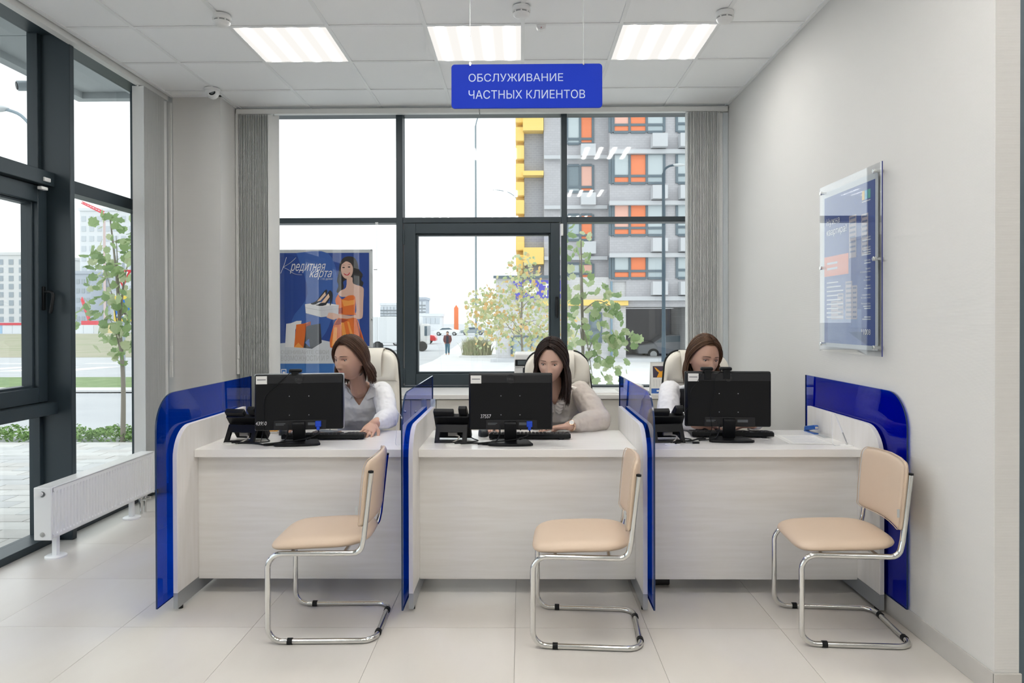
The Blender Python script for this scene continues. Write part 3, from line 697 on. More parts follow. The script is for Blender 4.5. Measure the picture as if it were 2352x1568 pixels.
for q in range(13): b.box((-.07,-.11+q*.017,.0023),(.09-.02*(q % 3),-.105+q*.017,.0025))
b.build('print_lines', M('print_pale', (.66,.67,.70), .6), pp, world=False)
a = empty('acrylic_holder', (-.531,4.19,.886), 'small clear acrylic card holder on the end of the panel by the middle desk', 'holder')
MB().box((-.010,0,0),(.018,.006,.045)).build('card', paper, a, world=False); MB().box((-.012,-.004,0),(.020,-.002,.05)).build('clear_sheet', glass, a, world=False)
us = empty('floor_socket', (.70,3.75,0), 'dark power strip on the floor under the right desk', 'power strip')
MB().box((.64,3.72,0),(.78,3.80,.045)).build('body', M('strip_dark', (.03,.03,.03), .5), us, bevel=.006)
for q in range(4): MB().lathe([(.014,.0455),(.014,.047),(.012,.047)], (.66+q*.033,3.76,0), 14).build('outlet', black, us)
# ------------------------------------------------------------------ radiator
r0 = empty('radiator', (-2.77,4.65,0), 'long white panel radiator on feet along the left window wall', 'radiator')
rw = M('radiator_white', (.90,.91,.91), .3)
ya, yb, xa, xb, za, zb = 4.045, 5.19, -2.825, -2.722, .13, .437
MB().box((xa,ya,za),(xb-.012,yb,zb-.004)).build('core', rw, r0, bevel=.004)
MB().box((xa-.002,ya-.004,za),(xb,ya+.010,zb)).build('end_cover', rw, r0, bevel=.005); MB().box((xa-.002,yb-.010,za),(xb,yb+.004,zb)).build('end_cover', rw, r0, bevel=.005)
MB().box((xa,ya,zb-.008),(xb-.002,yb,zb)).build('top_grille', rw, r0, bevel=.003)
rings = []; n = 36; pit_ = (yb-ya-.03)/n
prof = []
for k in range(n):
    y = ya+.015+k*pit_; prof += [(y, xb-.010),(y+pit_*.28, xb-.010),(y+pit_*.42, xb-.001),(y+pit_*.86, xb-.001)]
prof.append((yb-.015, xb-.010)); g = MB(); m_ = len(prof)
zs = [(za+.012,1),(za+.028,1),(za+.036,0),(zb-.036,0),(zb-.028,1),(zb-.008,1)]
vs = []
for z, flatten in zs:
    for y, x in prof: vs.append((xb-.001 if flatten else x, y, z))
g.add(vs, [(i*m_+j, i*m_+j+1, (i+1)*m_+j+1, (i+1)*m_+j) for i in range(len(zs)-1) for j in range(m_-1)]); g.build('front_panel', rw, r0, smooth=None)
MB().lathe([(.017,-.001),(.017,.001)], (-2.775,ya-.004,.398), 20, 'y').build('valve_hole', M('valve_shadow', (.18,.2,.2), .6), r0)
MB().lathe([(.008,.0),(.013,-.010),(.013,-.018),(.006,-.020)], (-2.777,ya-.004,.402), 18, 'y').build('air_valve', white, r0)
MB().lathe([(.014,.001),(.014,-.003),(.010,-.006)], (-2.775,ya-.004,.165), 18, 'y').build('plug', M('plug_grey', (.45,.45,.43), .4), r0)
for y in (4.15,4.965):
    MB().box((-2.785,y-.015,.006),(-2.755,y+.015,.30)).build('stand_post', rw, r0, bevel=.003)
    MB().lathe([(.058,0),(.058,.010),(.052,.014)], (-2.77,y,0), 32).build('stand_foot', rw, r0)
for y in (5.08,5.135):
    MB().cyl((-2.765,y,0),(-2.765,y,.09),.009,12).build('pipe', chrome, r0); MB().cyl((-2.765,y,.085),(-2.765,y,.135),.015,12).build('pipe_valve', chrome, r0)
    MB().cyl((-2.765,y,.105),(-2.725,y,.105),.010,10).build('valve_knob', chrome, r0)
# ------------------------------------------------------------------ vertical blinds
slat_m = M('slat_grey', (.72,.725,.71), .8, bump=('noise', 500, .1)); slat_l = M('rail_white', (.72,.72,.70), .45)
def blind(name_loc, lab, along, rail, slats, flat_one, z0, group='vertical blinds'):
    b = empty('vertical_blind', name_loc, lab, 'blind', group)
    r = MB().box(*rail).build('rail', slat_l, b, bevel=.004)
    zt = rail[0][2]-.006
    # curved slat, local x across its width
    w = .089; pts = [(-w/2+w*q/6, .006*(1-((q-3)/3)**2)) for q in range(7)]
    sm = MB().add([(x,y,0) for x, y in pts]+[(x,y,zt-z0) for x, y in pts]+[(x,y+.0015,0) for x, y in pts]+[(x,y+.0015,zt-z0) for x, y in pts],
        [(i,i+1,i+8,i+7) for i in range(6)]+[(i+14,i+21,i+22,i+15) for i in range(6)]+[(0,7,21,14),(6,20,27,13)]).mesh('slat', 40); sm.materials.append(slat_m)
    cm = MB().box((-.006,-.004,0),(.006,.004,.016)).mesh('carrier'); cm.materials.append(slat_l)
    for q, (x, y, a) in enumerate(slats):
        s = link('slat', sm, b, (x-name_loc[0], y-name_loc[1], z0-name_loc[2]), (0,0,R(a+rnd.uniform(-4,4))))
        link('carrier', cm, b, (x-name_loc[0], y-name_loc[1], zt-.004-name_loc[2]))
    return b
sl = [(-2.365+q*.0148, 5.962, 88) for q in range(17)]+[(-2.088,5.945,4)]
b1 = blind((-2.2,5.96,0), 'grey vertical blind gathered at the left end of the back window', 'x', ((-2.405,5.93,3.145),(-.35,5.985,3.188)), sl, 1, .10)
sl = [(1.395+q*.0118, 5.962, 90) for q in range(22)]+[(1.668,5.955,14)]
b2 = blind((1.5,5.96,0), 'grey vertical blind gathered at the right end of the back window', 'x', ((-.345,5.93,3.145),(1.735,5.985,3.188)), sl, 1, .845)
sl = [(-2.86, 5.245+q*.0155, 0) for q in range(20)]+[(-2.858,5.585,62)]
b3 = blind((-2.86,5.4,0), 'grey vertical blind gathered at the corner end of the left window wall', 'y', ((-2.885,2.0,3.165),(-2.83,5.645,3.215)), sl, 1, .10)
for bb, x, y in ((b1,-2.395,5.94),(b3,-2.815,5.635)):
    MB().box((x-.012,y-.008,.95),(x+.012,y+.008,3.15)).build('guide_profile', slat_l, bb)
    MB().tube(smooth_path([(x+.01,y-.012,3.14),(x+.01,y-.012,2.2),(x+.012,y-.012,1.6),(x+.03,y-.014,1.35),(x+.018,y-.014,1.28),(x+.002,y-.012,1.34),(x+.002,y-.012,3.14)],8), .0018, 6).build('pull_cord', slat_l, bb)
    MB().box((x-.004,y-.018,1.08),(x+.016,y-.006,1.20)).build('cord_weight', slat_l, bb, bevel=.003)
MB().box((1.700,5.955,.9),(1.742,5.965,3.14)).build('end_slat', M('slat_pale', (.55,.59,.61), .7), b2)
# ------------------------------------------------------------------ hanging sign
SY = 3.30
sg = empty('hanging_sign', (.0285,SY,2.388), 'blue hanging sign with two lines of white capital letters', 'sign')
MB().prism(rrect(-.3235,2.388,.3805,2.593,.016), 'y', SY-.004, SY+.004).build('board', M('sign_blue', (.004,.032,.46), .55, spec=.2), sg, bevel=.001)
lt = M('sign_letters', (.50,.60,.78), .5)
def fit_text(name, body, x0, x1, zbase, cap, y, m, parent, **kw):
    me = text_mesh(body, 1.0, depth=.0006, **kw); xs = [v.co.x for v in me.vertices]; ys = [v.co.y for v in me.vertices]
    sx = (x1-x0)/(max(xs)-min(xs)); sy = cap/(max(ys)-min(ys)); mx, my = min(xs), min(ys)
    for v in me.vertices: v.co = ((v.co.x-mx)*sx, 0, (v.co.y-my)*sy)
    o = obj(name, me, m, parent); p = parent.location; o.location = (x0-p[0], y-p[1], zbase-p[2]); return o
fit_text('letter_line', 'ОБСЛУЖИВАНИЕ', -.243, .198, 2.512, .037, SY-.0046, lt, sg, bold=0)
fit_text('letter_line', 'ЧАСТНЫХ КЛИЕНТОВ', -.243, .300, 2.432, .040, SY-.0046, lt, sg, bold=0)
for x in (-.235,.293):
    MB().cyl((x,SY,2.588),(x,SY,CH),.0011,6).build('wire', alu, sg); MB().cyl((x,SY-.007,2.585),(x,SY-.007,2.600),.004,8).build('wire_clip', chrome, sg)
# ------------------------------------------------------------------ detectors and camera on the ceiling
det = M('detector_white', (.80,.80,.79), .4)
def smoke(x, y, lab):
    s = empty('smoke_detector', (x,y,CH), lab, 'detector', 'smoke detectors on the ceiling')
    MB().lathe([(.050,0),(.050,-.012),(.053,-.014),(.053,-.030),(.047,-.032)], n=32).build('base', det, s, world=False)
    MB().lathe([(.044,-.030),(.046,-.034),(.046,-.040)], n=32).build('vent_ring', M('detector_grey', (.30,.31,.32), .5), s, world=False)
    MB().lathe([(.048,-.040),(.046,-.050),(.034,-.060),(.012,-.062)], n=32).build('cap', det, s, world=False)
    for k in range(8):
        a = R(45*k); MB().box((-.004,.043,-.042),(.004,.049,-.029)).tf(Matrix.Rotation(a,4,'Z')).build('rib', det, s, world=False)
smoke(-1.762,4.15,'round white smoke detector beside the leftmost ceiling lamp')
smoke(.005,4.07,'round white smoke detector in the middle of the ceiling')
smoke(1.198,4.16,'round white smoke detector beside the rightmost ceiling lamp')
s = empty('wall_sensor', (.126,4.33,CH), 'small white angular sensor on the ceiling near the hanging sign', 'sensor')
MB().prism([(-.030,0),(.030,0),(.030,-.010),(.022,-.026),(0,-.034),(-.022,-.026),(-.030,-.010)], 'y', 4.33-.02, 4.33+.02).tf(Matrix.Translation((.126,0,CH))).build('body', det, s, bevel=.003)
MB().ball((.126,4.308,CH-.020), .0032, 8, 6).build('led', M('led_red', (.35,.02,.02), .3), s)
s = empty('dome_camera', (-2.395,5.46,CH), 'white dome security camera at the ceiling corner above the column', 'camera')
MB().lathe([(.058,0),(.058,-.010),(.052,-.018)], n=32).build('mount', det, s, world=False)
MB().lathe([(.050,-.016),(.052,-.030),(.044,-.055),(.030,-.068),(.010,-.072)], n=32).build('shell', det, s, world=False)
Mx = Matrix.Translation((.018,-.030,-.052)) @ Matrix.Rotation(R(62), 4, 'X')
MB().lathe([(.034,-.02),(.034,.012),(.030,.016)], n=28).tf(Mx).build('eyeball', det, s, world=False)
MB().lathe([(.024,.015),(.024,.018),(.020,.019)], n=28).tf(Mx).build('lens_ring', black, s, world=False)
MB().lathe([(.014,.018),(.014,.020),(.006,.021)], n=20).tf(Mx).build('lens', M('lens_grey', (.16,.17,.18), .1), s, world=False)
# ================================================================== people
skin_m = M('skin', (.60,.36,.26), .5, Subsurface_Weight=.08, Subsurface_Radius=(.012,.005,.003)); skin_m2 = M('skin_pale', (.66,.42,.32), .48, Subsurface_Weight=.08, Subsurface_Radius=(.012,.005,.003))
eye_w = M('eye_white', (.62,.58,.55), .2); iris = M('eye_dark', (.02,.014,.01), .15); lip = M('lips', (.42,.13,.12), .4)
def head_matrix(C, yawd, pitch, roll, s):
    B = Matrix(((1,0,0,0),(0,-1,0,0),(0,0,1,0),(0,0,0,1)))
    return Matrix.Translation(C) @ Matrix.Rotation(R(-yawd),4,'Z') @ Matrix.Rotation(R(pitch),4,'X') @ Matrix.Rotation(R(roll),4,'Y') @ B @ Matrix.Scale(s,4)
def face_f(u, z):
    """how far the face surface stands forward at (u,z)"""
    G = lambda a, b, sa, sb: np.exp(-((np.abs(u)-a)/sa)**2-((z-b)/sb)**2)
    d = -.011*G(.031,.002,.017,.011)+.004*G(.026,.021,.022,.007)+.0045*G(.043,-.024,.017,.017)
    t = np.clip((.012-z)/.050, 0, 1); end = 1/(1+np.exp(-(z+.046)/.0022))
    d = d+(.003+.019*t**1.2)*np.exp(-(u/(.0075+.006*t))**2)*end*(1/(1+np.exp((z-.018)/.004)))
    d = d+.006*G(.0125,-.038,.006,.006)
    d = d+.0055*np.exp(-(u/.021)**2-((z+.0625)/.0055)**2)+.0065*np.exp(-(u/.018)**2-((z+.0735)/.006)**2)-.003*np.exp(-(u/.022)**2-((z+.068)/.0022)**2)
    d = d+.007*np.exp(-(u/.018)**2-((z+.099)/.013)**2)-.003*np.exp(-(u/.02)**2-((z+.085)/.006)**2)
    return d
def head_points(nu=150, nv=110):
    th = np.linspace(0.0001, math.pi-.0001, nv); ph = np.linspace(0, 2*math.pi, nu, endpoint=False)
    ph = ph-.55*np.sin(ph)                       # denser towards the face (phi = 0 is forward)
    TH, PH = np.meshgrid(th, ph, indexing='ij')
    du, df, dz = np.sin(TH)*np.sin(PH), np.sin(TH)*np.cos(PH), np.cos(TH)
    u = .073*np.sign(du)*np.abs(du)**.95; f = np.where(df > 0, .094*np.abs(df)**.82, -.100*np.abs(df)**.92); z = .116*dz
    t = np.clip(-z/.116, 0, 1)
    u = u*(1-.36*t**1.7); f = np.where(f > 0, f*(1-.10*t**2)+.006*t, f*(1-.50*t))
    w = np.clip((df-.15)/.35, 0, 1)
    return u, f+face_f(u, z)*w, z
HU, HF, HZ = head_points()
def head_mb(Mh):
    nv, nu = HU.shape; vs = [tuple(Mh @ Vector(p)) for p in zip(HU.ravel(), HF.ravel(), HZ.ravel())]
    fs = [(i*nu+j, i*nu+(j+1) % nu, (i+1)*nu+(j+1) % nu, (i+1)*nu+j) for i in range(nv-1) for j in range(nu)]
    fs += [tuple(range(nu)), tuple((nv-1)*nu+j for j in range(nu))]
    return vs, fs
def surf_f(u, z):
    """forward coordinate of the face at (u,z)"""
    k = np.argmin((HU-u)**2+(HZ-z)**2+np.where(HF > 0, 0, 1)); return HF.ravel()[k]
def ell_ring(c, A, D, w, d, n=28):
    return [tuple(Vector(c)+A*(w*math.copysign(abs(math.cos(t))**.85, math.cos(t)))+D*(d*math.sin(t))) for t in np.linspace(0,2*math.pi,n,endpoint=False)]
def remeshed(mb, voxel, name, smooth_it=2, disp=None, relax=.5):
    me = mb.mesh(name); ob = bpy.data.objects.new(name, me); COL.objects.link(ob)
    r = ob.modifiers.new('r', 'REMESH'); r.mode = 'VOXEL'; r.voxel_size = voxel; r.adaptivity = 0
    if smooth_it: s = ob.modifiers.new('s', 'SMOOTH'); s.iterations = smooth_it; s.factor = relax
    for sc, st in disp or []:
        t = bpy.data.textures.new('cloth_folds', 'CLOUDS'); t.noise_scale = sc; t.noise_depth = 1
        d = ob.modifiers.new('d', 'DISPLACE'); d.texture = t; d.strength = st; d.mid_level = .5; d.texture_coords = 'GLOBAL'
    me2 = applied(ob, name); me2.shade_smooth(); return me2
def limb(mb, pts, rs, n=16):
    p = smooth_path(pts, 5); k = len(rs)-1; rr = []
    for i in range(len(p)):
        t = i/(len(p)-1)*k; a = min(int(t), k-1); rr.append(rs[a]+(rs[a+1]-rs[a])*(t-a))
    mb.tube(p, rr, n)
    for q, r_ in ((p[0], rr[0]), (p[-1], rr[-1])): mb.ball(q, r_*.98, n, 8)
def hand(mb, Wp, d, nrm, side, curl=(18,30,22), s=1.0, spread=6, nails=None):
    """Wp wrist, d towards the fingers, nrm out of the back of the hand, side = +1/-1: lateral direction of the thumb"""
    Wp = Vector(Wp); d = Vector(d).normalized(); nrm = Vector(nrm); nrm = (nrm-d*nrm.dot(d)).normalized(); L = d.cross(nrm)*side
    rings = []
    for t, w, h in ((-.012,.024,.019),(.015,.030,.017),(.045,.038,.015),(.075,.040,.0125),(.090,.037,.010)):
        c = Wp+d*t*s; rings.append([tuple(c+L*(w*s*math.cos(a))+nrm*(h*s*math.sin(a))) for a in np.linspace(0,2*math.pi,16,endpoint=False)])
    mb.loft(rings)
    for k in range(4):                       # index .. little finger
        off = (.028,.0095,-.0095,-.027)[k]; ln = (.92,1.0,.94,.76)[k]*s; r0 = (.0088,.009,.0087,.0078)[k]*s
        p = Wp+d*(.080-.006*abs(k-1))*s+L*off*s; dd = (Matrix.Rotation(R(spread*(1.2-k)*-1*side), 3, nrm) @ d); path = [p-dd*.015*s, p]; rr = [r0, r0]
        lat = dd.cross(nrm)
        for q, seg in enumerate((.040,.027,.021)):
            dd = Matrix.Rotation(R(-curl[q]), 3, lat) @ dd
            p = p+dd*seg*ln; path.append(p); rr.append(r0*(.95,.88,.72)[q])
        mb.tube(path, rr, 10); mb.ball(path[-1], rr[-1], 10, 6); mb.ball(path[2], rr[2], 10, 6)
        if nails is not None:
            up = lat.cross(dd)*-1
            nails.append((path[-1]-dd*.004*s+ (lat.cross(dd)).normalized()*rr[-1]*.6*(1 if (lat.cross(dd)).dot(nrm) > 0 else -1), dd, s))
    p = Wp+d*.022*s+L*.026*s; dd = (d*.62+L*.75-nrm*.25).normalized(); path = [p-dd*.01*s, p+dd*.030*s]; rr = [.013*s,.011*s]
    dd = (d*.9+L*.32-nrm*.3).normalized(); path.append(path[-1]+dd*.030*s); rr.append(.0095*s); path.append(path[-1]+dd*.024*s); rr.append(.0075*s)
    mb.tube(path, rr, 10); mb.ball(path[-1], rr[-1], 10, 6); mb.ball(path[1], rr[1], 10, 6)
def hair_mesh(Mh, length, part=0.0, seed=1, front_az=(80,84), tuck=(0,0), fall=None, n=84, body_y=0.0, vol=1.0):
    r_ = random.Random(seed); mb = MB(); c0 = Mh @ Vector((0,0,0)); s = abs(Mh.to_scale()[2])
    rad = Vector((.0785,.1035,.1225))
    # skull cap below the strands
    nv, nu = 26, 48; keep = []
    vs = [Mh @ Vector((rad[0]*1.0*math.sin(t)*math.sin(p), rad[1]*1.0*math.sin(t)*math.cos(p), rad[2]*1.0*math.cos(t))) for t in np.linspace(.001,math.pi*.80,nv) for p in np.linspace(0,2*math.pi,nu,endpoint=False)]
    fs = []
    for i in range(nv-1):
        t = math.pi*.80*(i+.5)/(nv-1)
        for j in range(nu):
            p = 2*math.pi*(j+.5)/nu; f = math.sin(t)*math.cos(p); z = math.cos(t)
            if f > .12 and z < .60+.25*max(0, f-.3)+.0*f or (f > -.12 and z < .20): continue
            fs.append((i*nu+j, i*nu+(j+1) % nu, (i+1)*nu+(j+1) % nu, (i+1)*nu+j))
    mb.add(vs, fs)
    for sd in (-1, 1):
        for layer in range(5):
            for i in range(n):
                a = (i+r_.random())/n; e0 = R(50+a*112)
                st = Vector((part+.012*sd*r_.random(), math.cos(e0), math.sin(e0))).normalized()
                fa = front_az[0 if sd < 0 else 1]
                az = R(fa+(178-fa)*a**.8+r_.uniform(-2,2)); en = Vector((sd*math.sin(az), math.cos(az), -.22)).normalized()
                lift = (.0+layer*.0035+r_.random()*.004)*vol; path = []
                om = st.angle(en); K = 8
                for k in range(K+1):
                    t = k/K; d = (st*math.sin((1-t)*om)+en*math.sin(t*om))/math.sin(om)
                    q = Vector((d.x*(rad.x+lift), d.y*(rad.y+lift), d.z*(rad.z+lift)))
                    path.append(Mh @ q)
                e = path[-1]; out = (e-c0); out.z = 0; out = out.normalized() if out.length > 1e-6 else Vector((0,1,0))
                ln = (length*(1-.16*r_.random()) if layer < 4 else length*.9*r_.uniform(.6,1.05))*s
                fx, fy = (fall[0 if sd < 0 else 1] if fall else (0,0)); wob = r_.uniform(-.006,.006)
                for k in range(1, 8):
                    t = k/7; q = e+Vector((0,0,-ln*t))+out*(.010*math.sin(t*math.pi)*vol+.006*t*r_.uniform(.2,1.0))+Vector((fx*t**1.5*(1-a*.6)+wob*t, fy*t*(1-a)+body_y*a*t, 0))
                    path.append(q)
                rr = [.0016+.0014*min(1, k/4) for k in range(9)]+[.0030,.0030,.0029,.0026,.0022,.0017,.0008]
                mb.tube(path, rr, 5, flat=.6)
    return mb.mesh('hair', 180)
def person(name_label, C, yawd, pitch, roll, hs, pelvis, chest, neck, A, shL, elL, wrL, hdL, shR, elR, wrR, hdR, sk, hair_m, hair_kw, shirt_m, vneck, nails=False, sleeve_extra=.012, sheer=None, vest=None, collar=None, brow=(.06,.03,.02)):
    P = empty('person', (pelvis[0], pelvis[1], 0), name_label, 'person', 'women seated behind the desks')
    off = Matrix.Translation(-Vector(P.location))
    Mh = head_matrix(Vector(C), yawd, pitch, roll, hs)
    A = Vector(A).normalized(); D = A.cross(Vector((0,0,1)))
    pv, ch, nk = Vector(pelvis), Vector(chest), Vector(neck)
    def spine(t): return pv.lerp(ch, t)
    def torso(mb, g, top=True):
        sh = (Vector(shL)+Vector(shR))/2
        rings = [ell_ring(pv+Vector((0,0,-.09)),A,D,.155+g,.115+g), ell_ring(pv,A,D,.172+g,.125+g), ell_ring(spine(.33),A,D,.142+g,.105+g), ell_ring(spine(.62),A,D,.138+g,.10+g),
                 ell_ring(spine(.9),A,D,.152+g,.115+g), ell_ring(ch+(sh-ch)*.35,A,D,.160+g,.112+g), ell_ring(ch+(sh-ch)*.75,A,D,.160+g,.09+g), ell_ring(sh+Vector((0,0,.012)),A,D,.140+g,.068+g),
                 ell_ring(sh.lerp(nk,.5)+Vector((0,0,.004)),A,D,.088+g,.056+g), ell_ring(nk,A,D,.056+g*.8,.052+g*.8)]
        return rings
    body = MB(); body.add(*head_mb(Mh))
    body.loft(torso(body, 0))
    nb = Mh @ Vector((0,-.022,-.05)); limb(body, [nk+Vector((0,.01,-.05)), nk.lerp(nb,.5), nb], [.052,.045,.046])
    nl = [] if nails else None
    for sh, el, wr, hd, sd in ((shL,elL,wrL,hdL,-1),(shR,elR,wrR,hdR,1)):
        limb(body, [sh, Vector(sh).lerp(Vector(el),.5), el], [.050,.046,.040]); limb(body, [el, Vector(el).lerp(Vector(wr),.5), wr], [.040,.036,.026])
        hand(body, wr, hd[0], hd[1], hd[2], curl=hd[3] if len(hd) > 3 else (14,22,18), nails=nl)
    for sd in (-1, 1):        # thighs and lower legs under the desk
        hip = pv+A*(.09*sd)+Vector((0,0,-.04)); kn = hip+Vector((.02*sd,-.42,.03)); an = kn+Vector((0,.05,-.42))
        limb(body, [hip, hip.lerp(kn,.5), kn], [.085,.075,.058]); limb(body, [kn, kn.lerp(an,.4), an], [.056,.054,.036])
        limb(body, [an+Vector((0,.03,-.01)), an+Vector((0,-.10,-.035))], [.036,.026])
    me = remeshed(body, .0036, 'body', 2, relax=.4)
    me.transform(off); obj('body', me, sk, P)
    # ears, eyes, brows, lips
    Mo = off @ Mh
    for sd in (-1, 1):
        ear = MB()
        o = [(.016*math.cos(t)*(1.0 if math.sin(t) > 0 else .75), .030*math.sin(t)) for t in np.linspace(0,2*math.pi,24,endpoint=False)]
        e = pad(o, .010, lambda a, b, t: (sd*(.068+.010*((a-.002)/.016 if a < 0 else 0)*-1+t), -.012+a, -.012+b)); e.tf(Mo).build('ear', sk, P, world=False, smooth=80)
        uu, zz = sd*.031, .001; ff = surf_f(uu, zz)
        MB().ball((uu,ff-.0065,zz), (.0130,.0098,.0066), 18, 12).tf(Mo).build('eye', eye_w, P, world=False, smooth=180)
        MB().ball((uu-.0015*math.copysign(1,yawd)*0,ff-.0005,zz-.002), (.0064,.0048,.0056), 14, 10).tf(Mo).build('iris', iris, P, world=False, smooth=180)
        lash = [(uu+x, surf_f(uu+x, zz+.004)+.0022, zz+.0055-.35*abs(x)**1.0*.5-.10*x*sd) for x in np.linspace(-.0145,.0145,9)]
        MB().tube(lash, [.0008,.0012,.0015,.0016,.0017,.0017,.0016,.0013,.0008], 6).tf(Mo).build('eyelash', iris, P, world=False)
        lid = [(uu+x, surf_f(uu+x, zz+.009)+.0008, zz+.0095-.3*abs(x)) for x in np.linspace(-.013,.013,9)]
        MB().tube(lid, [.002,.0034,.0042,.0046,.0046,.0046,.0042,.0034,.002], 8).tf(Mo).build('eyelid', M('eyelid_skin', (.40,.22,.17), .5), P, world=False, smooth=180)
        bz = [(sd*(.013+.038*t), surf_f(sd*(.013+.038*t), .021)+.0012, .0235+.0030*math.sin(t*2.6)-.003*t) for t in np.linspace(0,1,9)]
        MB().tube(bz, [.0016,.0024,.0026,.0026,.0024,.0022,.0019,.0014,.0006], 6, flat=.6).tf(Mo).build('eyebrow', M('brow', brow, .6), P, world=False)
    for zz, ww, hh in ((-.0630,.021,.0030),(-.0725,.018,.0036)):
        lp = [(x, surf_f(x, zz)+.0002-.002*(x/ww)**2, zz-(.0035*(x/ww)**2 if zz > -.065 else -.0045*(x/ww)**2)-(.0012*math.exp(-(x/.004)**2) if zz > -.065 else 0)) for x in np.linspace(-ww,ww,13)]
        MB().tube(lp, [hh*max(.15, 1-abs(x/ww)**2.2) for x in np.linspace(-ww,ww,13)], 8).tf(Mo).build('lip', lip, P, world=False, smooth=180)
    hm = hair_mesh(Mh, **hair_kw); hm.transform(off); obj('hair', hm, hair_m, P)
    # clothing
    sh_mb = MB(); sh_mb.loft(torso(sh_mb, .012)); g = sleeve_extra
    sleeves = sh_mb if sheer is None else MB()
    for sh, el, wr in ((shL,elL,wrL),(shR,elR,wrR)):
        s1, e1, w1_ = Vector(sh), Vector(el), Vector(wr)
        we = e1.lerp(w1_, .78)
        limb(sleeves, [s1, s1.lerp(e1,.5), e1], [.054+g*.6,.052+g*1.2,.046+g*1.1]); limb(sleeves, [e1, e1.lerp(we,.55), e1.lerp(we,.9), we], [.046+g*1.1,.042+g*1.1,.036+g*.7,.031+g*.25])
    def finish(mb, nm, m, vox, disp, cut, solid=.0025):
        me = remeshed(mb, vox, nm, 4, disp); bm = bmesh.new(); bm.from_mesh(me)
        sh = (Vector(shL)+Vector(shR))/2; kill = []
        for fc in bm.faces:
            c = fc.calc_center_median(); a = abs((c-nk).dot(A)); fr = (c-(sh+(pv-sh)*max(0,min(1,(sh.z-c.z)/max(.01,sh.z-pv.z))))).dot(D); front = fr if D.y < 0 else -fr
            if cut and front > .01 and c.z > cut[0] and a < (c.z-cut[0])*cut[1]+.004 and c.z < nk.z+.06: kill.append(fc)
            elif c.z > nk.z-.004 and a < .074: kill.append(fc)
        bmesh.ops.delete(bm, geom=kill, context='FACES')
        bnd = [v for v in bm.verts if v.is_boundary]
        for _ in range(12):            # even out the cut edge
            nw = {}
            for v in bnd:
                nb_ = [e.other_vert(v).co for e in v.link_edges if e.is_boundary]
                if len(nb_) == 2: nw[v] = v.co*.4+(nb_[0]+nb_[1])*.3
            for v, c in nw.items(): v.co = c
        bm.to_mesh(me); bm.free(); me.shade_smooth(); me.transform(off)
        o = obj(nm, me, m, P); sd_ = o.modifiers.new('solid', 'SOLIDIFY'); sd_.thickness = solid; return o
    finish(sh_mb, 'blouse', shirt_m, .0058, [(.09,.016),(.035,.008)], vneck)
    if sheer: finish(sleeves, 'sleeves', sheer, .0058, [(.07,.013),(.03,.006)], None, .001)
    if vest:
        vm = MB(); vm.loft(torso(vm, .022)[:8]); o = finish(vm, 'vest', vest, .006, [(.1,.006)], (vneck[0]-.02, vneck[1]))
    # skirt / trousers over the legs
    tr = MB()
    for sd in (-1, 1):
        hip = pv+A*(.09*sd)+Vector((0,0,-.04)); kn = hip+Vector((.02*sd,-.42,.03)); an = kn+Vector((0,.05,-.36))
        limb(tr, [hip, hip.lerp(kn,.5), kn], [.098,.088,.072]); limb(tr, [kn, kn.lerp(an,.5), an], [.070,.066,.058])
    tr.loft([ell_ring(pv+Vector((0,0,-.10)),A,D,.165,.125), ell_ring(pv+Vector((0,0,.03)),A,D,.178,.13), ell_ring(pv+Vector((0,0,.09)),A,D,.168,.125)])
    me = remeshed(tr, .010, 'trousers', 2); me.transform(off); obj('trousers', me, M('dark_cloth', (.03,.03,.035), .8), P)
    if nl:
        for q, dd, s in nl: MB().ball(tuple(off @ q), (.0048*s,.0048*s,.0035*s), 8, 6).build('fingernail', M('nail_dark', (.05,.012,.012), .2), P, world=False)
    return P, off, Mh
shirt_w = M('shirt_white', (.83,.83,.84), .75); cream = M('blouse_cream', (.82,.77,.70), .7); vest_k = M('vest_black', (.015,.015,.018), .75)
hair1 = M('hair_brown', (.105,.045,.022), .42, vary=(40, (.06,.026,.013), (1,1,.2))); hair2 = M('hair_dark', (.022,.010,.007), .36, vary=(40, (.04,.018,.012), (1,1,.2))); hair3 = M('hair_light_brown', (.17,.085,.042), .42, vary=(40, (.10,.05,.025), (1,1,.2)))
sh_m = bpy.data.materials.new('sheer_sleeve'); sh_m.use_nodes = True
sh_m.node_tree.nodes['Principled BSDF'].inputs['Base Color'].default_value = (.84,.78,.71,1); sh_m.node_tree.nodes['Principled BSDF'].inputs['Roughness'].default_value = .7
sh_m.node_tree.nodes['Principled BSDF'].inputs['Alpha'].default_value = .52
P1, off1, M1 = person('woman with long brown hair in a white shirt, at the left desk', (-1.020,4.20,1.172), 31, 5, -2, 1.06,
    (-1.06,4.66,.54), (-1.04,4.50,.80), (-1.005,4.335,1.022), (.97,-.22,0),
    (-1.165,4.46,.975), (-1.34,4.34,.815), (-1.315,4.125,.795), ((-.15,-1,-.15),(0,-.1,1),-1,(10,26,20)),
    (-.870,4.395,.960), (-.795,4.205,.815), (-.850,4.025,.806), ((-.12,-.86,-.30),(.35,-.3,1),-1,(6,14,12)),
    skin_m, hair1, dict(length=.125, part=.02, seed=3, front_az=(70,92), fall=((.012,-.01),(.035,.05)), body_y=.02), shirt_w, (.875,.58), brow=(.07,.035,.022))
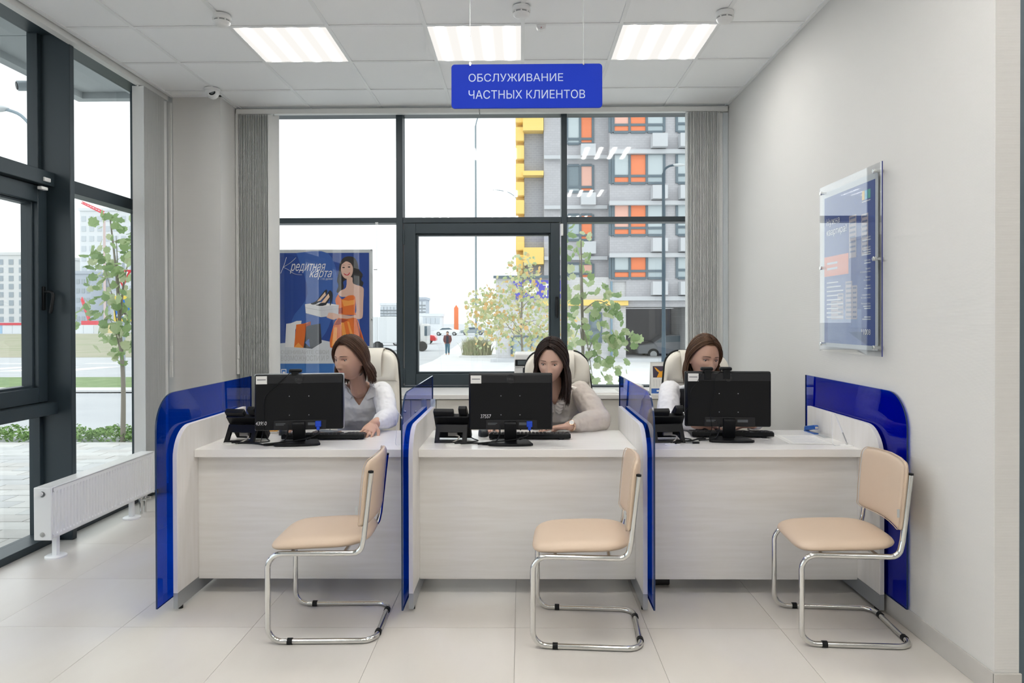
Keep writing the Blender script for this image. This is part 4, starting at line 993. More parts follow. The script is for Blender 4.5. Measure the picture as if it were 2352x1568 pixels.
P2, off2, M2 = person('woman with long dark hair in a sheer cream blouse, at the middle desk', (.180,4.20,1.155), 13, 12, 2, 1.06,
    (.22,4.66,.54), (.22,4.50,.79), (.205,4.335,1.000), (1,.02,0),
    (.055,4.43,.955), (-.13,4.30,.815), (-.185,4.085,.792), ((-.15,-1,-.18),(0,-.1,1),-1,(12,26,20)),
    (.365,4.40,.955), (.462,4.19,.805), (.268,4.055,.790), ((-1,-.05,-.10),(0,.1,1),1,(4,6,4)),
    skin_m2, hair2, dict(length=.225, part=-.02, seed=5, front_az=(66,74), fall=((.0,-.02),(.0,-.03)), body_y=0, vol=1.15), cream, (.875,.58), nails=True, sleeve_extra=.022, sheer=sh_m, brow=(.025,.012,.008))
P3, off3, M3 = person('woman with light brown hair in a black vest, at the right desk', (1.083,4.20,1.174), -15, 10, 4, 1.05,
    (1.14,4.66,.54), (1.12,4.50,.80), (1.100,4.335,1.020), (.98,.15,0),
    (.928,4.405,.965), (.868,4.21,.812), (1.035,4.085,.792), ((1,-.12,-.12),(0,.1,1),-1,(10,20,14)),
    (1.275,4.44,.965), (1.415,4.24,.812), (1.335,4.09,.792), ((-1,-.10,-.10),(0,.1,1),1,(8,12,10)),
    skin_m, hair3, dict(length=.15, part=.03, seed=8, front_az=(98,78), fall=((.0,-.01),(.0,.0)), body_y=.02), shirt_w, (.90,.55), sleeve_extra=.013, vest=vest_k, brow=(.05,.03,.02))
# strips of cloth that lie on a blouse: each row is (inner x,z) and (outer x,z), laid on the cloth from the front
from mathutils.bvhtree import BVHTree
def drape(bvh, rows, m, P, off, name, lift=.004, thick=.004, wave=None):
    rings = []; last = 4.3
    for i, ((xa, za), (xb, zb)) in enumerate(rows):
        pts = []
        for t in (0, .35, .7, 1):
            x, z = xa+(xb-xa)*t, za+(zb-za)*t
            h = bvh.ray_cast(Vector((x,3.9,z)), Vector((0,1,0)))[0]; y = h.y if h is not None else last
            y = min(max(y, last-.03), last+.03) if i else y
            pts.append(Vector((x, y-lift-(wave(i,t) if wave else 0), z)))
        last = pts[1].y
        rings.append([tuple(off @ p) for p in pts]+[tuple(off @ (p+Vector((0,-thick,0)))) for p in reversed(pts)])
    MB().loft(rings).build(name, m, P, world=False, smooth=60)
def cloth_bvh(P, off, names):
    vs, fs = [], []
    for o in P.children:
        if o.name.split('.')[0] in names:
            k = len(vs); vs += [Vector(v.co)+Vector(P.location) for v in o.data.vertices]; fs += [tuple(k+i for i in p.vertices) for p in o.data.polygons]
    return BVHTree.FromPolygons(vs, fs)
b1_ = cloth_bvh(P1, off1, ('blouse',))
for sd in (-1, 1):
    rows = []
    for t in np.linspace(0, 1, 12):
        z = 1.030-.085*t; a_ = max(.012, (z-.875)*.58-.004); w = .012+.052*min(1, t*1.35)*(1 if t < .75 else (1-t)/.25*.9+.1)
        rows.append(((-1.005+sd*a_, z), (-1.005+sd*(a_+w), z-.012-.022*t)))
    drape(b1_, rows, shirt_w, P1, off1, 'collar')
b2_ = cloth_bvh(P2, off2, ('blouse',))
for sd in (-1, 1):
    rows = []
    for i in range(64):
        t = i/63; z = 1.005-.175*t; a_ = max(.006, (z-.875)*.58); w = .050+.010*math.sin(i*.9)-.02*t
        rows.append(((.205+sd*a_, z), (.205+sd*(a_+w), z-.012+.005*math.sin(i*.8))))
    drape(b2_, rows, cream, P2, off2, 'ruffle', lift=.006, thick=.002, wave=lambda i, t: .0045*t*math.sin(i*.85)+.006*t)
# wristwatch
wc = Vector((.287,4.068,.791)); ax = Vector((-.82,-.57,0)).normalized(); gold_w = M('watch_gold', (.75,.55,.40), .2, metal=.9)
la = ax.cross(Vector((0,0,1)))
MB().tube([tuple(off2 @ (wc+la*(.031*math.cos(t))+Vector((0,0,.031*math.sin(t))))) for t in np.linspace(0,2*math.pi,24,endpoint=False)], .005, 8, closed=True).build('watch_strap', gold_w, P2, world=False)
Mw = off2 @ Matrix.Translation(wc+Vector((.0,-.024,.020))) @ Vector((0,-.75,.66)).to_track_quat('Z','Y').to_matrix().to_4x4()
MB().lathe([(.017,-.004),(.017,.003),(.015,.004)], n=24).tf(Mw).build('watch_case', gold_w, P2, world=False); MB().lathe([(.0138,.004),(.0138,.0048)], n=24).tf(Mw).build('watch_dial', M('watch_white', (.85,.84,.80), .2), P2, world=False)
# ================================================================== posters
# poster hanging on wires inside the back window
PYW = 6.012
wp = empty('window_poster', (-1.67,PYW,.86), 'blue advertising poster with a woman in an orange dress, hanging in the back window', 'poster')
U = .0008105
def px_(cx): return -2.072+(cx-115)*U
def pz_(cy): return 1.980-(cy-195)*U
PR = {k: M('print_'+k, c, .45) for k, c in dict(navy=(.012,.050,.27), navy_light=(.035,.11,.40), pale=(.68,.67,.68), greyline=(.50,.50,.51), band=(.035,.16,.47), white=(.82,.80,.80), orange=(.78,.16,.015), orange_dark=(.38,.045,.01), orange_light=(.92,.36,.06), hairk=(.018,.012,.011), skinp=(.72,.46,.36), black_=(.015,.016,.022), charcoal=(.035,.037,.05), lipr=(.55,.03,.03), boxw=(.78,.77,.78), boxs=(.62,.61,.64), tan=(.72,.50,.36)).items()}
_lay = [0]
def pr(pts, m, name='print_shape', parent=None, crop=True, up=1):
    _lay[0] += up; y = PYW-.0022-_lay[0]*.00006
    n = len(pts); MB().add([(px_(a), y, pz_(b)) for a, b in pts], [tuple(range(n))]).build(name, m, parent or wp)
def ell(cx, cy, rx, ry, n=24): return [(cx+rx*math.cos(t), cy+ry*math.sin(t)) for t in np.linspace(0,2*math.pi,n,endpoint=False)]
def soft(pts, n=4): return [(v.x, v.y) for v in smooth_path([(a,b,0) for a,b in pts]+[(pts[0][0],pts[0][1],0)], n)[:-1]]
MB().box((px_(112),PYW-.0015,pz_(1640)),(px_(1107),PYW+.0015,pz_(160))).build('backing_sheet', M('backing_grey', (.56,.58,.59), .3), wp, bevel=.0005)
pr([(118,195),(1070,195),(1070,1400),(118,1400)], PR['navy'])
pr(soft([(300,195),(640,200),(740,520),(700,800),(560,1100),(330,1120),(250,900),(420,620)]), PR['navy_light'])
pr([(118,1148),(560,1112),(690,1140),(1070,1180),(1070,1362),(118,1362)], PR['pale'])
pr([(118,1362),(1070,1362),(1070,1600),(118,1600)], PR['band'])
pr([(176,1188),(190,942),(240,935),(300,912),(352,910),(345,960),(285,1000),(280,1190)], PR['white'])
pr([(272,1190),(296,950),(372,940),(450,918),(446,1000),(385,1190),(372,1197)], PR['orange']); pr([(385,1190),(395,945),(450,918),(446,1000)], PR['orange_dark']); pr([(272,1190),(318,1140),(372,1197)], PR['orange_light'])
pr([(372,1196),(404,970),(440,958),(552,940),(566,1142),(462,1206)], PR['charcoal']); pr([(385,1140),(430,1100),(440,1190)], PR['navy_light'])
pr(soft([(762,300),(800,248),(860,232),(918,250),(950,310),(962,370),(1002,425),(985,480),(1010,510),(985,565),(945,530),(905,602),(862,600),(880,540),(850,480),(795,500),(802,560),(760,612),(724,606),(745,540),(730,490),(745,420),(752,360)],3), PR['hairk'])
pr(soft([(832,455),(892,455),(902,520),(1000,556),(1012,610),(1006,720),(1002,850),(985,888),(930,893),(745,888),(690,900),(640,885),(618,872),(655,850),(635,835),(650,824),(710,826),(770,842),(920,850),(925,700),(900,655),(790,660),(742,632),(765,595),(825,560)],3), PR['skinp'])
pr(ell(836,368,64,102), PR['skinp']); pr(soft([(770,330),(800,262),(860,255),(905,300),(905,360),(880,310),(830,285),(790,310)],3), PR['hairk'])
pr(ell(800,350,14,7,12), PR['hairk']); pr(ell(858,345,14,7,12), PR['hairk']); pr(soft([(780,328),(800,322),(822,328),(800,325)],2), PR['hairk']); pr(soft([(840,324),(862,316),(884,322),(862,320)],2), PR['hairk'])
pr(soft([(798,408),(830,418),(868,402),(850,432),(815,430)],3), PR['lipr']); pr(soft([(808,412),(832,420),(858,408),(835,425)],3), PR['white'])
pr(soft([(742,632),(780,685),(850,646),(922,660),(918,820),(922,850),(760,842),(745,800),(710,700)],3), PR['orange']); pr([(780,690),(850,700),(915,690),(912,740),(800,760)], PR['orange_light']); pr([(745,780),(790,770),(790,835),(750,835)], PR['orange_dark'])
pr(soft([(742,880),(835,890),(930,885),(975,1000),(1016,1190),(835,1190),(655,1190),(690,960)],3), PR['orange']); pr([(742,888),(850,900),(760,950),(690,960)], PR['orange_dark'])
for a in ((770,930,800,1180,850),(700,980,668,1180,720)): pr([(a[0],a[1]),(a[0]+30,a[1]),(a[4],a[3]),(a[2],a[3])], PR['orange_light'])
pr([(930,895),(950,930),(1016,1190),(985,1190)], PR['orange_dark']); pr([(835,920),(855,920),(930,1185),(900,1185)], PR['orange_light'])
pr([(390,735),(558,760),(560,873),(398,830)], PR['boxw']); pr([(558,760),(748,745),(742,852),(560,873)], PR['boxs']); pr([(390,735),(560,715),(748,745),(558,762)], PR['white']); pr([(392,770),(559,800),(559,804),(392,774)], PR['greyline']); pr([(559,800),(746,782),(746,786),(559,804)], PR['greyline'])
pr([(620,870),(640,826),(690,828),(742,845),(742,880),(690,900)], PR['skinp'])
pr(soft([(450,725),(510,703),(600,592),(625,588),(618,630),(560,700),(500,738),(460,738)],2), PR['black_']); pr([(520,705),(604,606),(612,640),(552,700)], PR['tan'])
pr(soft([(500,742),(560,722),(640,604),(664,594),(684,640),(664,742),(654,742),(656,672),(612,745),(540,754)],2), PR['black_']); pr([(560,722),(640,625),(652,660),(605,720)], PR['tan'])
def ptxt(body, x0, x1, yb, cap, m, **kw):
    _lay[0] += 1; fit_text('print_lettering', body, px_(x0), px_(x1), pz_(yb), cap*U, PYW-.0032, m, wp, **kw)
ptxt('редитная', 232, 612, 412, 104, PR['white'], shear=.42); ptxt('карта', 438, 678, 476, 92, PR['white'], shear=.42); ptxt('110 дней', 560, 680, 484, 28, PR['pale'])
# brushed capital of the headline
for pts in ([(196,240),(172,320),(134,410)],[(298,244),(236,300),(160,345)],[(160,345),(216,372),(280,415),(360,426)]):
    _lay[0] += 1; MB().tube([(px_(a), PYW-.003, pz_(b)) for a, b in [(v.x,v.y) for v in smooth_path([(a,b,0) for a,b in pts],5)]], .0062, 6, flat=.2).build('print_lettering', PR['white'], wp)
ptxt('ОЦЕНИВАЙТЕ СВОИ', 132, 640, 1270, 62, PR['greyline']); ptxt('ВОЗМОЖНОСТИ И Р', 132, 640, 1333, 56, PR['greyline'])
pr([(135,1420),(190,1420),(190,1470),(135,1470)], PR['white']); pr([(142,1428),(183,1428),(183,1470),(142,1470)], PR['band']); pr(ell(164,1456,14,12,14), PR['white'])
MB().box((px_(60),PYW-.0045,pz_(1690)),(px_(1138),PYW-.004,pz_(128))).build('clear_cover', glassmat('acrylic_clear', (.985,.99,.99)), wp)
for cx, cy in ((1095,168),(1097,900)): MB().cyl((px_(cx),PYW-.012,pz_(cy)),(px_(cx),PYW+.004,pz_(cy)),.007,14).build('spacer', chrome, wp)
for cx in (1150,):
    MB().cyl((px_(cx),PYW+.004,pz_(1700)),(px_(cx),PYW+.004,2.235),.0011,6).build('wire', alu, wp); MB().box((px_(cx)-.012,PYW-.002,2.22),(px_(cx)+.012,PYW+.014,2.24)).build('wire_clamp', alu, wp, bevel=.002)
    MB().box((px_(1118),PYW-.006,pz_(378)),(px_(1155),PYW+.006,pz_(368))).build('side_clip', alu, wp)
# framed poster on the right wall
wq = empty('wall_poster', (1.74,3.69,1.22), 'blue property poster behind clear acrylic on metal standoffs, on the right wall', 'poster')
XP = 1.728
def wpr(y0, z0, y1, z1, m, name='print_shape', d=0):
    MB().add([(XP-.0012-d,y0,z0),(XP-.0012-d,y1,z0),(XP-.0012-d,y1,z1),(XP-.0012-d,y0,z1)], [(0,1,2,3)]).build(name, m, wq)
MB().box((XP-.001,3.437,1.245),(XP+.002,4.062,2.116)).build('backing_sheet', M('backing_grey', (.56,.58,.59), .3), wq, bevel=.0005)
wpr(4.037,1.268,3.461,2.084, M('print_royal', (.022,.055,.27), .4))
wpr(4.037,1.64,3.742,1.75, M('print_coral', (.80,.22,.12), .45), d=.0003); wpr(3.99,1.268,3.60,1.45, M('print_dusk', (.10,.16,.38), .45), d=.0003)
twr = M('print_tower', (.42,.35,.38), .45); twd = M('print_tower_dark', (.10,.12,.25), .45)
for y0, y1, zt in ((3.775,3.70,1.60),(3.70,3.645,1.575),(3.95,3.87,1.50),(3.87,3.80,1.54),(3.735,3.655,1.94),(3.60,3.53,1.93)):
    wpr(y0,1.40 if zt < 1.7 else 1.72,y1,zt,twr,'print_tower',.0006)
    nn = int((zt-(1.40 if zt < 1.7 else 1.72))/.025)
    for q in range(nn): wpr(y0-.008, zt-.018-q*.025, y1+.008, zt-.008-q*.025, twd, 'print_windows', .0009)
def wtxt(body, size, y, z, **kw): put_text('print_lettering', body, size, PR['white'], wq, (XP-.0030,y,z), 'left', **kw)
wtxt('Нужна', .052, 4.008, 1.925); wtxt('квартира?', .052, 4.008, 1.868)
wtxt('*1008', .040, 3.60, 1.322)
for q in range(2): wpr(4.0,1.705-q*.03,3.87,1.717-q*.03,PR['pale'],'print_text_line',.0012)
for q, (a, b, n) in enumerate((('Анапа','',1),('Краснодар','',3),('Кропоткин','',1),('Крымск','ЖК «Южная долина»',0),('Лабинск','ЖК «Первый»',0),('Майкоп','',1),('Новороссийск','ЖК «Город у моря»',0),('Ростов-на-Дону','',2),('','',2))):
    z = (1.805,1.755,1.69,1.648,1.606,1.563,1.518,1.474,1.42)[q]
    if a: wtxt(a, .0125, 3.504, z, align='RIGHT')
    if b: wtxt(b, .0105, 3.504, z-.014, align='RIGHT')
    for k in range(n): wpr(3.504+.085-.01*((q+k) % 3),z-.012-k*.011,3.504,z-.007-k*.011,PR['pale'],'print_text_line',.0012)
for q in range(9): wpr(4.005,1.60-q*.024,3.86-.03*(q % 3),1.607-q*.024,PR['pale'],'print_text_line',.0012)
for q, c in enumerate(((.80,.55,.10),(.05,.42,.62),(.10,.45,.35))): wpr(3.593-q*.03,2.0,3.567-q*.03,2.045,M('print_logo%d' % q, c, .5),'print_emblem',.0012)
wpr(3.593,1.988,3.507,1.993,PR['pale'],'print_text_line',.0012)
MB().box((1.698,3.343,1.222),(1.702,4.034,2.143)).build('front_sheet', glassmat('acrylic_front', (.955,.965,.975), ior=1.75), wq)
MB().box((1.6975,3.341,1.222),(1.7025,3.343,2.143)).build('sheet_edge', M('acrylic_edge_blue', (.05,.06,.22), .2), wq)
for y in (4.02,3.42):
    for z in (2.112,1.69,1.262): MB().lathe([(.009,1.694),(.011,1.696),(.011,1.704),(.008,1.706),(.008,1.745)], (0,y,z), 14, 'x').build('standoff', chrome, wq)
# ================================================================== outdoors
def g(y): return -.14 if y <= 8 else (-.14-(y-8)*.0273 if y < 45 else -1.15)
asph = M('asphalt_pale', (.47,.48,.50), .9, vary=(.6,(.53,.54,.55),(1,1,1))); walk = M('sidewalk_pale', (.72,.72,.71), .9, vary=(.8,(.66,.66,.66),(1,1,1)))
def ground(name, rows, dz, m, kind='structure', label=None):
    """rows: (y, x_left, x_right); a skin that follows the slope, with its own edge thickness"""
    ys = []
    for (ya, a0, b0), (yb, a1, b1) in zip(rows, rows[1:]):
        n = max(1, int((yb-ya)/4)); 
        for k in range(n): t = k/n; ys.append((ya+(yb-ya)*t, a0+(a1-a0)*t, b0+(b1-b0)*t))
    ys.append(rows[-1]); L = [[(a,y,g(y)+dz-.05),(b,y,g(y)+dz-.05),(b,y,g(y)+dz),(a,y,g(y)+dz)] for y, a, b in ys]
    o = MB().loft(L).build(name, m, smooth=None); tag(o, label, kind=kind); return o
ground('ground_road', [(-30,-420,420),(8,-420,420),(45,-420,420),(600,-420,420)], 0, asph)
ground('ground_sidewalk', [(6.25,-3.0,30),(12,-3.2,30),(31,-5.0,30),(86,-7.2,30)], .02, walk)
grass = M('grass_green', (.16,.25,.09), .9, vary=(3,(.24,.32,.14),(1,1,1))); dry = M('dry_field', (.40,.37,.28), .95, vary=(.25,(.30,.32,.20),(1,1,1)))
paint = M('road_paint', (.85,.85,.85), .8)
ground('ground_verge', [(18.6,-30,-9.0),(24.5,-34,-12)], .05, grass); ground('ground_kerb', [(17.6,-30,-8.4),(18.6,-30,-8.8)], .08, walk)
ground('ground_field', [(50,-160,-22),(146,-320,-64)], .02, dry)
for q in range(7):
    x = -33+q*2.1; ground('crosswalk_stripe', [(30,x,x+1.0),(35,x-.6,x+.4)], .025, paint, kind='structure')
for q in range(6): ground('lane_mark', [(40.0,-40+q*5,-38+q*5),(40.6,-40+q*5,-38+q*5)], .025, paint)
# --- paving slabs by the left window: the nearest ones singly
pav = ground('ground_paving', [(-6,-14,-3.15),(8.9,-14,-3.15)], .015, M('paving_joint', (.42,.42,.42), .95))
cols = [M('paver_%d' % q, c, .9, vary=(6,(c[0]*.9,c[1]*.9,c[2]*.9),(1,1,1))) for q, c in enumerate(((.66,.66,.65),(.60,.60,.60),(.70,.69,.67),(.62,.60,.58)))]
meshes = []
for c in cols:
    me = MB().box((-.196,-.096,-.03),(.196,.096,0)).mesh('paver'); me.materials.append(c); meshes.append(me)
sp_ = []
for j in range(31):
    for i in range(16):
        x = -3.36-i*.4-(.2 if j % 2 else 0); y = 2.75+j*.2
        if -x/y < .88 and -x/y > .50: sp_.append((x, y))
sp_.sort(key=lambda p: p[1]); rest = MB()
for k, (x, y) in enumerate(sp_):
    z = g(y)+.033+rnd.uniform(-.002,.002)
    if k < 300: o = link('paver', rnd.choice(meshes), pav, (x,y,z), (rnd.uniform(-.006,.006),rnd.uniform(-.006,.006),0))
    else: rest.box((x-.196,y-.096,z-.03),(x+.196,y+.096,z))
if rest.v: rest.build('pavers_beyond', cols[0], pav, kind='stuff', smooth=None)
# --- leaf shapes
def leaf_mesh(name, m, s=1):
    o = [(0,-.46),(.12,-.40),(.34,-.36),(.36,-.18),(.52,.0),(.42,.12),(.36,.34),(.17,.32),(0,.56),(-.17,.32),(-.36,.34),(-.42,.12),(-.52,.0),(-.36,-.18),(-.34,-.36),(-.12,-.40)]
    vs = [(0,0,0)]+[(a*s,b*s,-.22*abs(a)*s-.12*b*b*s) for a, b in o]; n = len(o)
    me = bpy.data.meshes.new(name); me.from_pydata(vs, [], [(0,1+i,1+(i+1) % n) for i in range(n)]); me.materials.append(m); return me
def leaf_mat(name, c):
    m = bpy.data.materials.new(name); m.use_nodes = True; nt = m.node_tree; b = nt.nodes['Principled BSDF']; b.inputs['Base Color'].default_value = (*c,1); b.inputs['Roughness'].default_value = .55
    t = nt.nodes.new('ShaderNodeBsdfTranslucent'); t.inputs[0].default_value = (*[min(1,x*1.25) for x in c],1); mx = nt.nodes.new('ShaderNodeMixShader'); mx.inputs[0].default_value = .5
    nt.links.new(b.outputs[0], mx.inputs[1]); nt.links.new(t.outputs[0], mx.inputs[2]); nt.links.new(mx.outputs[0], nt.nodes['Material Output'].inputs[0]); return m
lf_cols = [leaf_mat('leaf_%d' % q, c) for q, c in enumerate(((.28,.38,.17),(.38,.46,.25),(.50,.54,.34),(.22,.32,.14),(.60,.57,.34),(.66,.44,.20)))]
bark = M('bark', (.28,.25,.21), .9, bump=('noise', 60, .5))
def tree(base, h, trunk_path, crown, n, size, lab, cols=(0,1,2,3), seed=1, single=True, branches=7, group='young trees outside'):
    r_ = random.Random(seed); t = empty('tree', base, lab, 'tree', group)
    tp = smooth_path(trunk_path, 5); MB().tube(tp, [.030*(1-.75*i/(len(tp)-1))*h/2.6 for i in range(len(tp))], 8).build('trunk', bark, t)
    meshes = [leaf_mesh('leaf', lf_cols[c]) for c in cols]; pts = []
    B = Vector(base)
    for k in range(branches):
        a = crown[k % len(crown)]; tt = r_.uniform(.35,.8); p0 = tp[int(tt*(len(tp)-1))]; c = Vector(a[:3])
        path = smooth_path([p0, p0.lerp(c,.5)+Vector((0,0,.10*h/2.6)), c], 4); MB().tube(path, [.010*(1-.7*i/(len(path)-1)) for i in range(len(path))], 5).build('branch', bark, t)
    big = MB()
    for k in range(n):
        a = crown[r_.randrange(len(crown))]; d = Vector((r_.gauss(0,1),r_.gauss(0,1),r_.gauss(0,1))); d = d*(1/max(1.0, d.length*.62))
        p = Vector((a[0]+d.x*a[3], a[1]+d.y*a[3], a[2]+d.z*a[4])); s = size*r_.uniform(.6,1.25)
        rot = Euler((r_.gauss(R(55),R(28)), r_.gauss(0,R(30)), r_.uniform(-R(80),R(80))))
        if single: link('leaf', r_.choice(meshes), t, p-B, rot, (s,s,s))
        else:
            Mx = Matrix.Translation(p) @ rot.to_matrix().to_4x4() @ Matrix.Scale(s,4); me = meshes[0]
            pts.append((Mx, r_.randrange(len(meshes))))
    if not single:
        for ci in range(len(meshes)):
            b = MB(); vs0 = [v.co.copy() for v in meshes[0].vertices]; fs0 = [tuple(p.vertices) for p in meshes[0].polygons]
            for Mx, c in pts:
                if c == ci: b.add([tuple(Mx @ v) for v in vs0], fs0)
            if b.v: o = b.build('foliage', lf_cols[cols[ci]], t, kind='stuff', smooth=None)
    return t
tree((.72,8.0,g(8)), 2.4, [(.72,8.0,g(8)),(.70,8.0,.6),(.70,8.02,1.3),(.68,8.0,2.3)],
     [(.66,8.0,2.15,.12,.22),(.70,8.0,1.75,.16,.22),(.66,8.0,1.35,.18,.22),(.85,7.95,1.25,.22,.2),(.60,8.05,1.05,.16,.2),(.95,7.95,.95,.16,.2),(1.02,7.95,1.55,.07,.18),(.80,7.9,.72,.2,.15),(1.15,7.95,1.18,.12,.06)], 230, .105,
     'young maple with large green leaves close outside the back window', seed=4, branches=8)
tree((-5.13,9.0,g(9)), 2.9, [(-5.13,9.0,g(9)),(-5.12,9.0,.6),(-5.16,9.0,1.3),(-5.2,9.0,2.0),(-5.28,9.0,2.75)],
     [(-5.2,9.0,2.5,.20,.25),(-5.05,9.0,2.15,.24,.2),(-5.35,9.0,2.1,.2,.2),(-5.15,9.0,1.75,.25,.2),(-5.3,9.0,1.45,.24,.18),(-5.0,9.0,1.35,.2,.18),(-5.15,9.0,1.1,.2,.14)], 240, .125,
     'young maple outside the left window, beside the road signs', seed=9, branches=9)
tree((.0,14.5,g(14.5)), 2.9, [(.02,14.5,g(14.5)),(.02,14.5,.7),(.0,14.5,1.4),(.05,14.5,2.6)],
     [(.05,14.5,2.3,.22,.3),(-.1,14.5,1.9,.45,.3),(.3,14.5,1.75,.45,.3),(-.45,14.5,1.55,.42,.28),(.1,14.5,1.4,.6,.3),(.55,14.5,1.35,.4,.3),(-.75,14.5,1.75,.25,.2),(-.6,14.5,1.2,.35,.25),(.25,14.5,1.0,.5,.25),(.7,14.5,.95,.35,.2)], 1500, .085,
     'bushy tree turning yellow, across the sidewalk behind the middle desk', cols=(2,4,1,4,2,5), seed=11, single=False, branches=10)
# --- ornamental grass clump and low planter
r_ = random.Random(2); gr = MB()
for k in range(700):
    a = r_.uniform(0,2*math.pi); d = math.sqrt(r_.random())*.55; x, y = -3.15+d*math.cos(a)*1.9, 50+d*math.sin(a)*1.5; h = r_.uniform(.9,1.6)*(1-.3*d); lx, ly = r_.gauss(0,.22), r_.gauss(0,.2)
    z = g(50)+.05; w = .022
    gr.add([(x-w,y,z),(x+w,y,z),(x+lx*.5+w*.7,y+ly*.5,z+h*.65),(x+lx*.5-w*.7,y+ly*.5,z+h*.65),(x+lx*1.3,y+ly*1.3,z+h)], [(0,1,2,3),(3,2,4)])
o = gr.build('ornamental_grass', M('grass_clump', (.30,.34,.18), .9, vary=(4,(.44,.40,.26),(1,1,1))), smooth=None); tag(o, 'clump of tall green grass beside the sidewalk', 'grass', kind='stuff')
o = MB().box((-4.3,48.4,g(48)-.1),(-1.6,51.6,g(50)+.12)).build('planter_kerb', walk, bevel=.02); tag(o, 'low pale kerb around the grass clump', 'kerb')
# --- hedge strips by the paving
r_ = random.Random(6)
for k, (xa, xb) in enumerate(((-9.2,-6.55),(-6.5,-4.3))):
    hb = MB()
    for q in range(2600):
        x, y = r_.uniform(xa,xb), r_.uniform(8.95,9.5); z = g(9)+r_.random()**.6*(.15+.03*math.sin(x*9)); s = r_.uniform(.018,.032)
        Mx = Matrix.Translation((x,y,z)) @ Euler((r_.uniform(-1,1),r_.uniform(-1,1),r_.uniform(0,6))).to_matrix().to_4x4()
        hb.add([tuple(Mx @ Vector(p)) for p in ((0,-s,0),(s*.6,0,s*.2),(0,s,0),(-s*.6,0,s*.2))], [(0,1,2,3)])
    o = hb.build('hedge', M('hedge_green', (.17,.30,.09), .8, vary=(30,(.28,.42,.14),(1,1,1))), smooth=None)
    tag(o, ('low clipped hedge left of the big window post','low clipped hedge below the young maple by the road signs')[k], 'hedge', kind='stuff')
# --- road signs
s = empty('road_sign', (-10.19,17.9,g(17.9)), 'blue and yellow pedestrian crossing sign with a triangle above, on a grey post', 'road sign')
gp = M('galvanised', (.38,.42,.45), .5, metal=.3)
MB().cyl((-10.19,17.95,g(17.9)),(-10.19,17.95,2.9),.035,10).build('post', gp, s)
MB().box((-10.42,17.90,1.40),(-9.94,17.92,2.06)).build('crossing_panel', M('sign_yellow', (.85,.62,.08), .5), s, bevel=.01)
MB().box((-10.37,17.885,1.50),(-9.99,17.90,1.96)).build('crossing_blue', M('sign_sky', (.01,.16,.60), .5), s)
MB().prism([(-10.34,1.53),(-10.02,1.53),(-10.18,1.93)], 'y', 17.875, 17.885).build('crossing_white', paper, s)
MB().tube([(-10.18,17.87,1.62),(-10.17,17.87,1.75)], .03, 8).tube([(-10.17,17.87,1.68),(-10.24,17.87,1.56)], .016, 6).tube([(-10.17,17.87,1.68),(-10.10,17.87,1.57)], .016, 6).ball((-10.17,17.87,1.80), .03, 8, 6).build('crossing_figure', black, s)
MB().prism([(-10.41,2.72),(-9.95,2.72),(-10.18,2.26)], 'y', 17.90, 17.92).build('yield_red', M('sign_red', (.65,.03,.04), .5), s); MB().prism([(-10.33,2.67),(-10.03,2.67),(-10.18,2.37)], 'y', 17.885, 17.90).build('yield_white', paper, s)
# --- street lamps
lm = M('lamp_post_blue', (.04,.07,.095), .5); lmp = M('lamp_post_grey', (.26,.32,.36), .5)
def street_lamp(x, y, h, r, arm, lab, m, vr=1.0):
    s = empty('street_lamp', (x,y,g(y)), lab, 'street lamp', 'street lamps outside')
    MB().tube([(x,y,g(y)),(x,y,1.5),(x,y,h)], [r*1.5,r*1.2,r], 10).build('post', m, s)
    p = smooth_path([(x,y,h-.05)]+[(x+a*arm, y, h+b*abs(arm)*vr) for a, b in ((.12,.35),(.5,.62),(1.0,.72))], 5); MB().tube(p, r*.7, 8).build('arm', m, s)
    e = p[-1]; MB().ball((e.x+.18*math.copysign(1,arm), e.y, e.z), (.32,.12,.07), 12, 8).build('lamp_head', M('lamp_head_grey', (.55,.57,.58), .4), s)
street_lamp(6.85,34,8.45,.075,.55,'dark street lamp in front of the garage opening',lm)
street_lamp(-3.62,56.5,17.0,.07,2.2,'tall thin street lamp rising behind the middle window',lmp)
street_lamp(-.3,70,12.9,.06,-2.0,'far pale street lamp beside the brick block',lmp)
street_lamp(-9.62,14.0,4.65,.045,-.74,'curved street lamp seen through the top left window',lmp,1.9)
# --- canopy above the left window wall
cn = empty('canopy', (-4.2,3,3.45), 'grey entrance canopy outside, above the left window wall', 'canopy')
cm_ = M('canopy_grey', (.42,.45,.46), .7)
for q in range(8): MB().box((-4.25,-4+q*1.35,3.62),(-3.2,-4+q*1.35+1.34,3.66)).build('soffit_panel', cm_, cn)
MB().box((-4.35,-4,3.56),(-4.25,6.8,3.95)).build('fascia', cm_, cn); MB().box((-4.35,6.80,3.56),(-3.0,6.9,3.95)).build('fascia', cm_, cn)
MB().box((-3.75,-4,3.58),(-3.65,6.8,3.62)).build('rib', cm_, cn)
ec = empty('outdoor_camera', (-4.3,6.3,3.5), 'bullet security camera under the entrance canopy outside', 'camera')
MB().cyl((-4.42,6.15,3.47),(-4.20,6.35,3.53),.045,14).build('barrel', gp, ec); MB().cyl((-4.22,6.33,3.53),(-4.2,6.35,3.62),.02,8).build('bracket', gp, ec); MB().cyl((-4.425,6.145,3.469),(-4.418,6.152,3.471),.035,14).build('lens', black, ec)
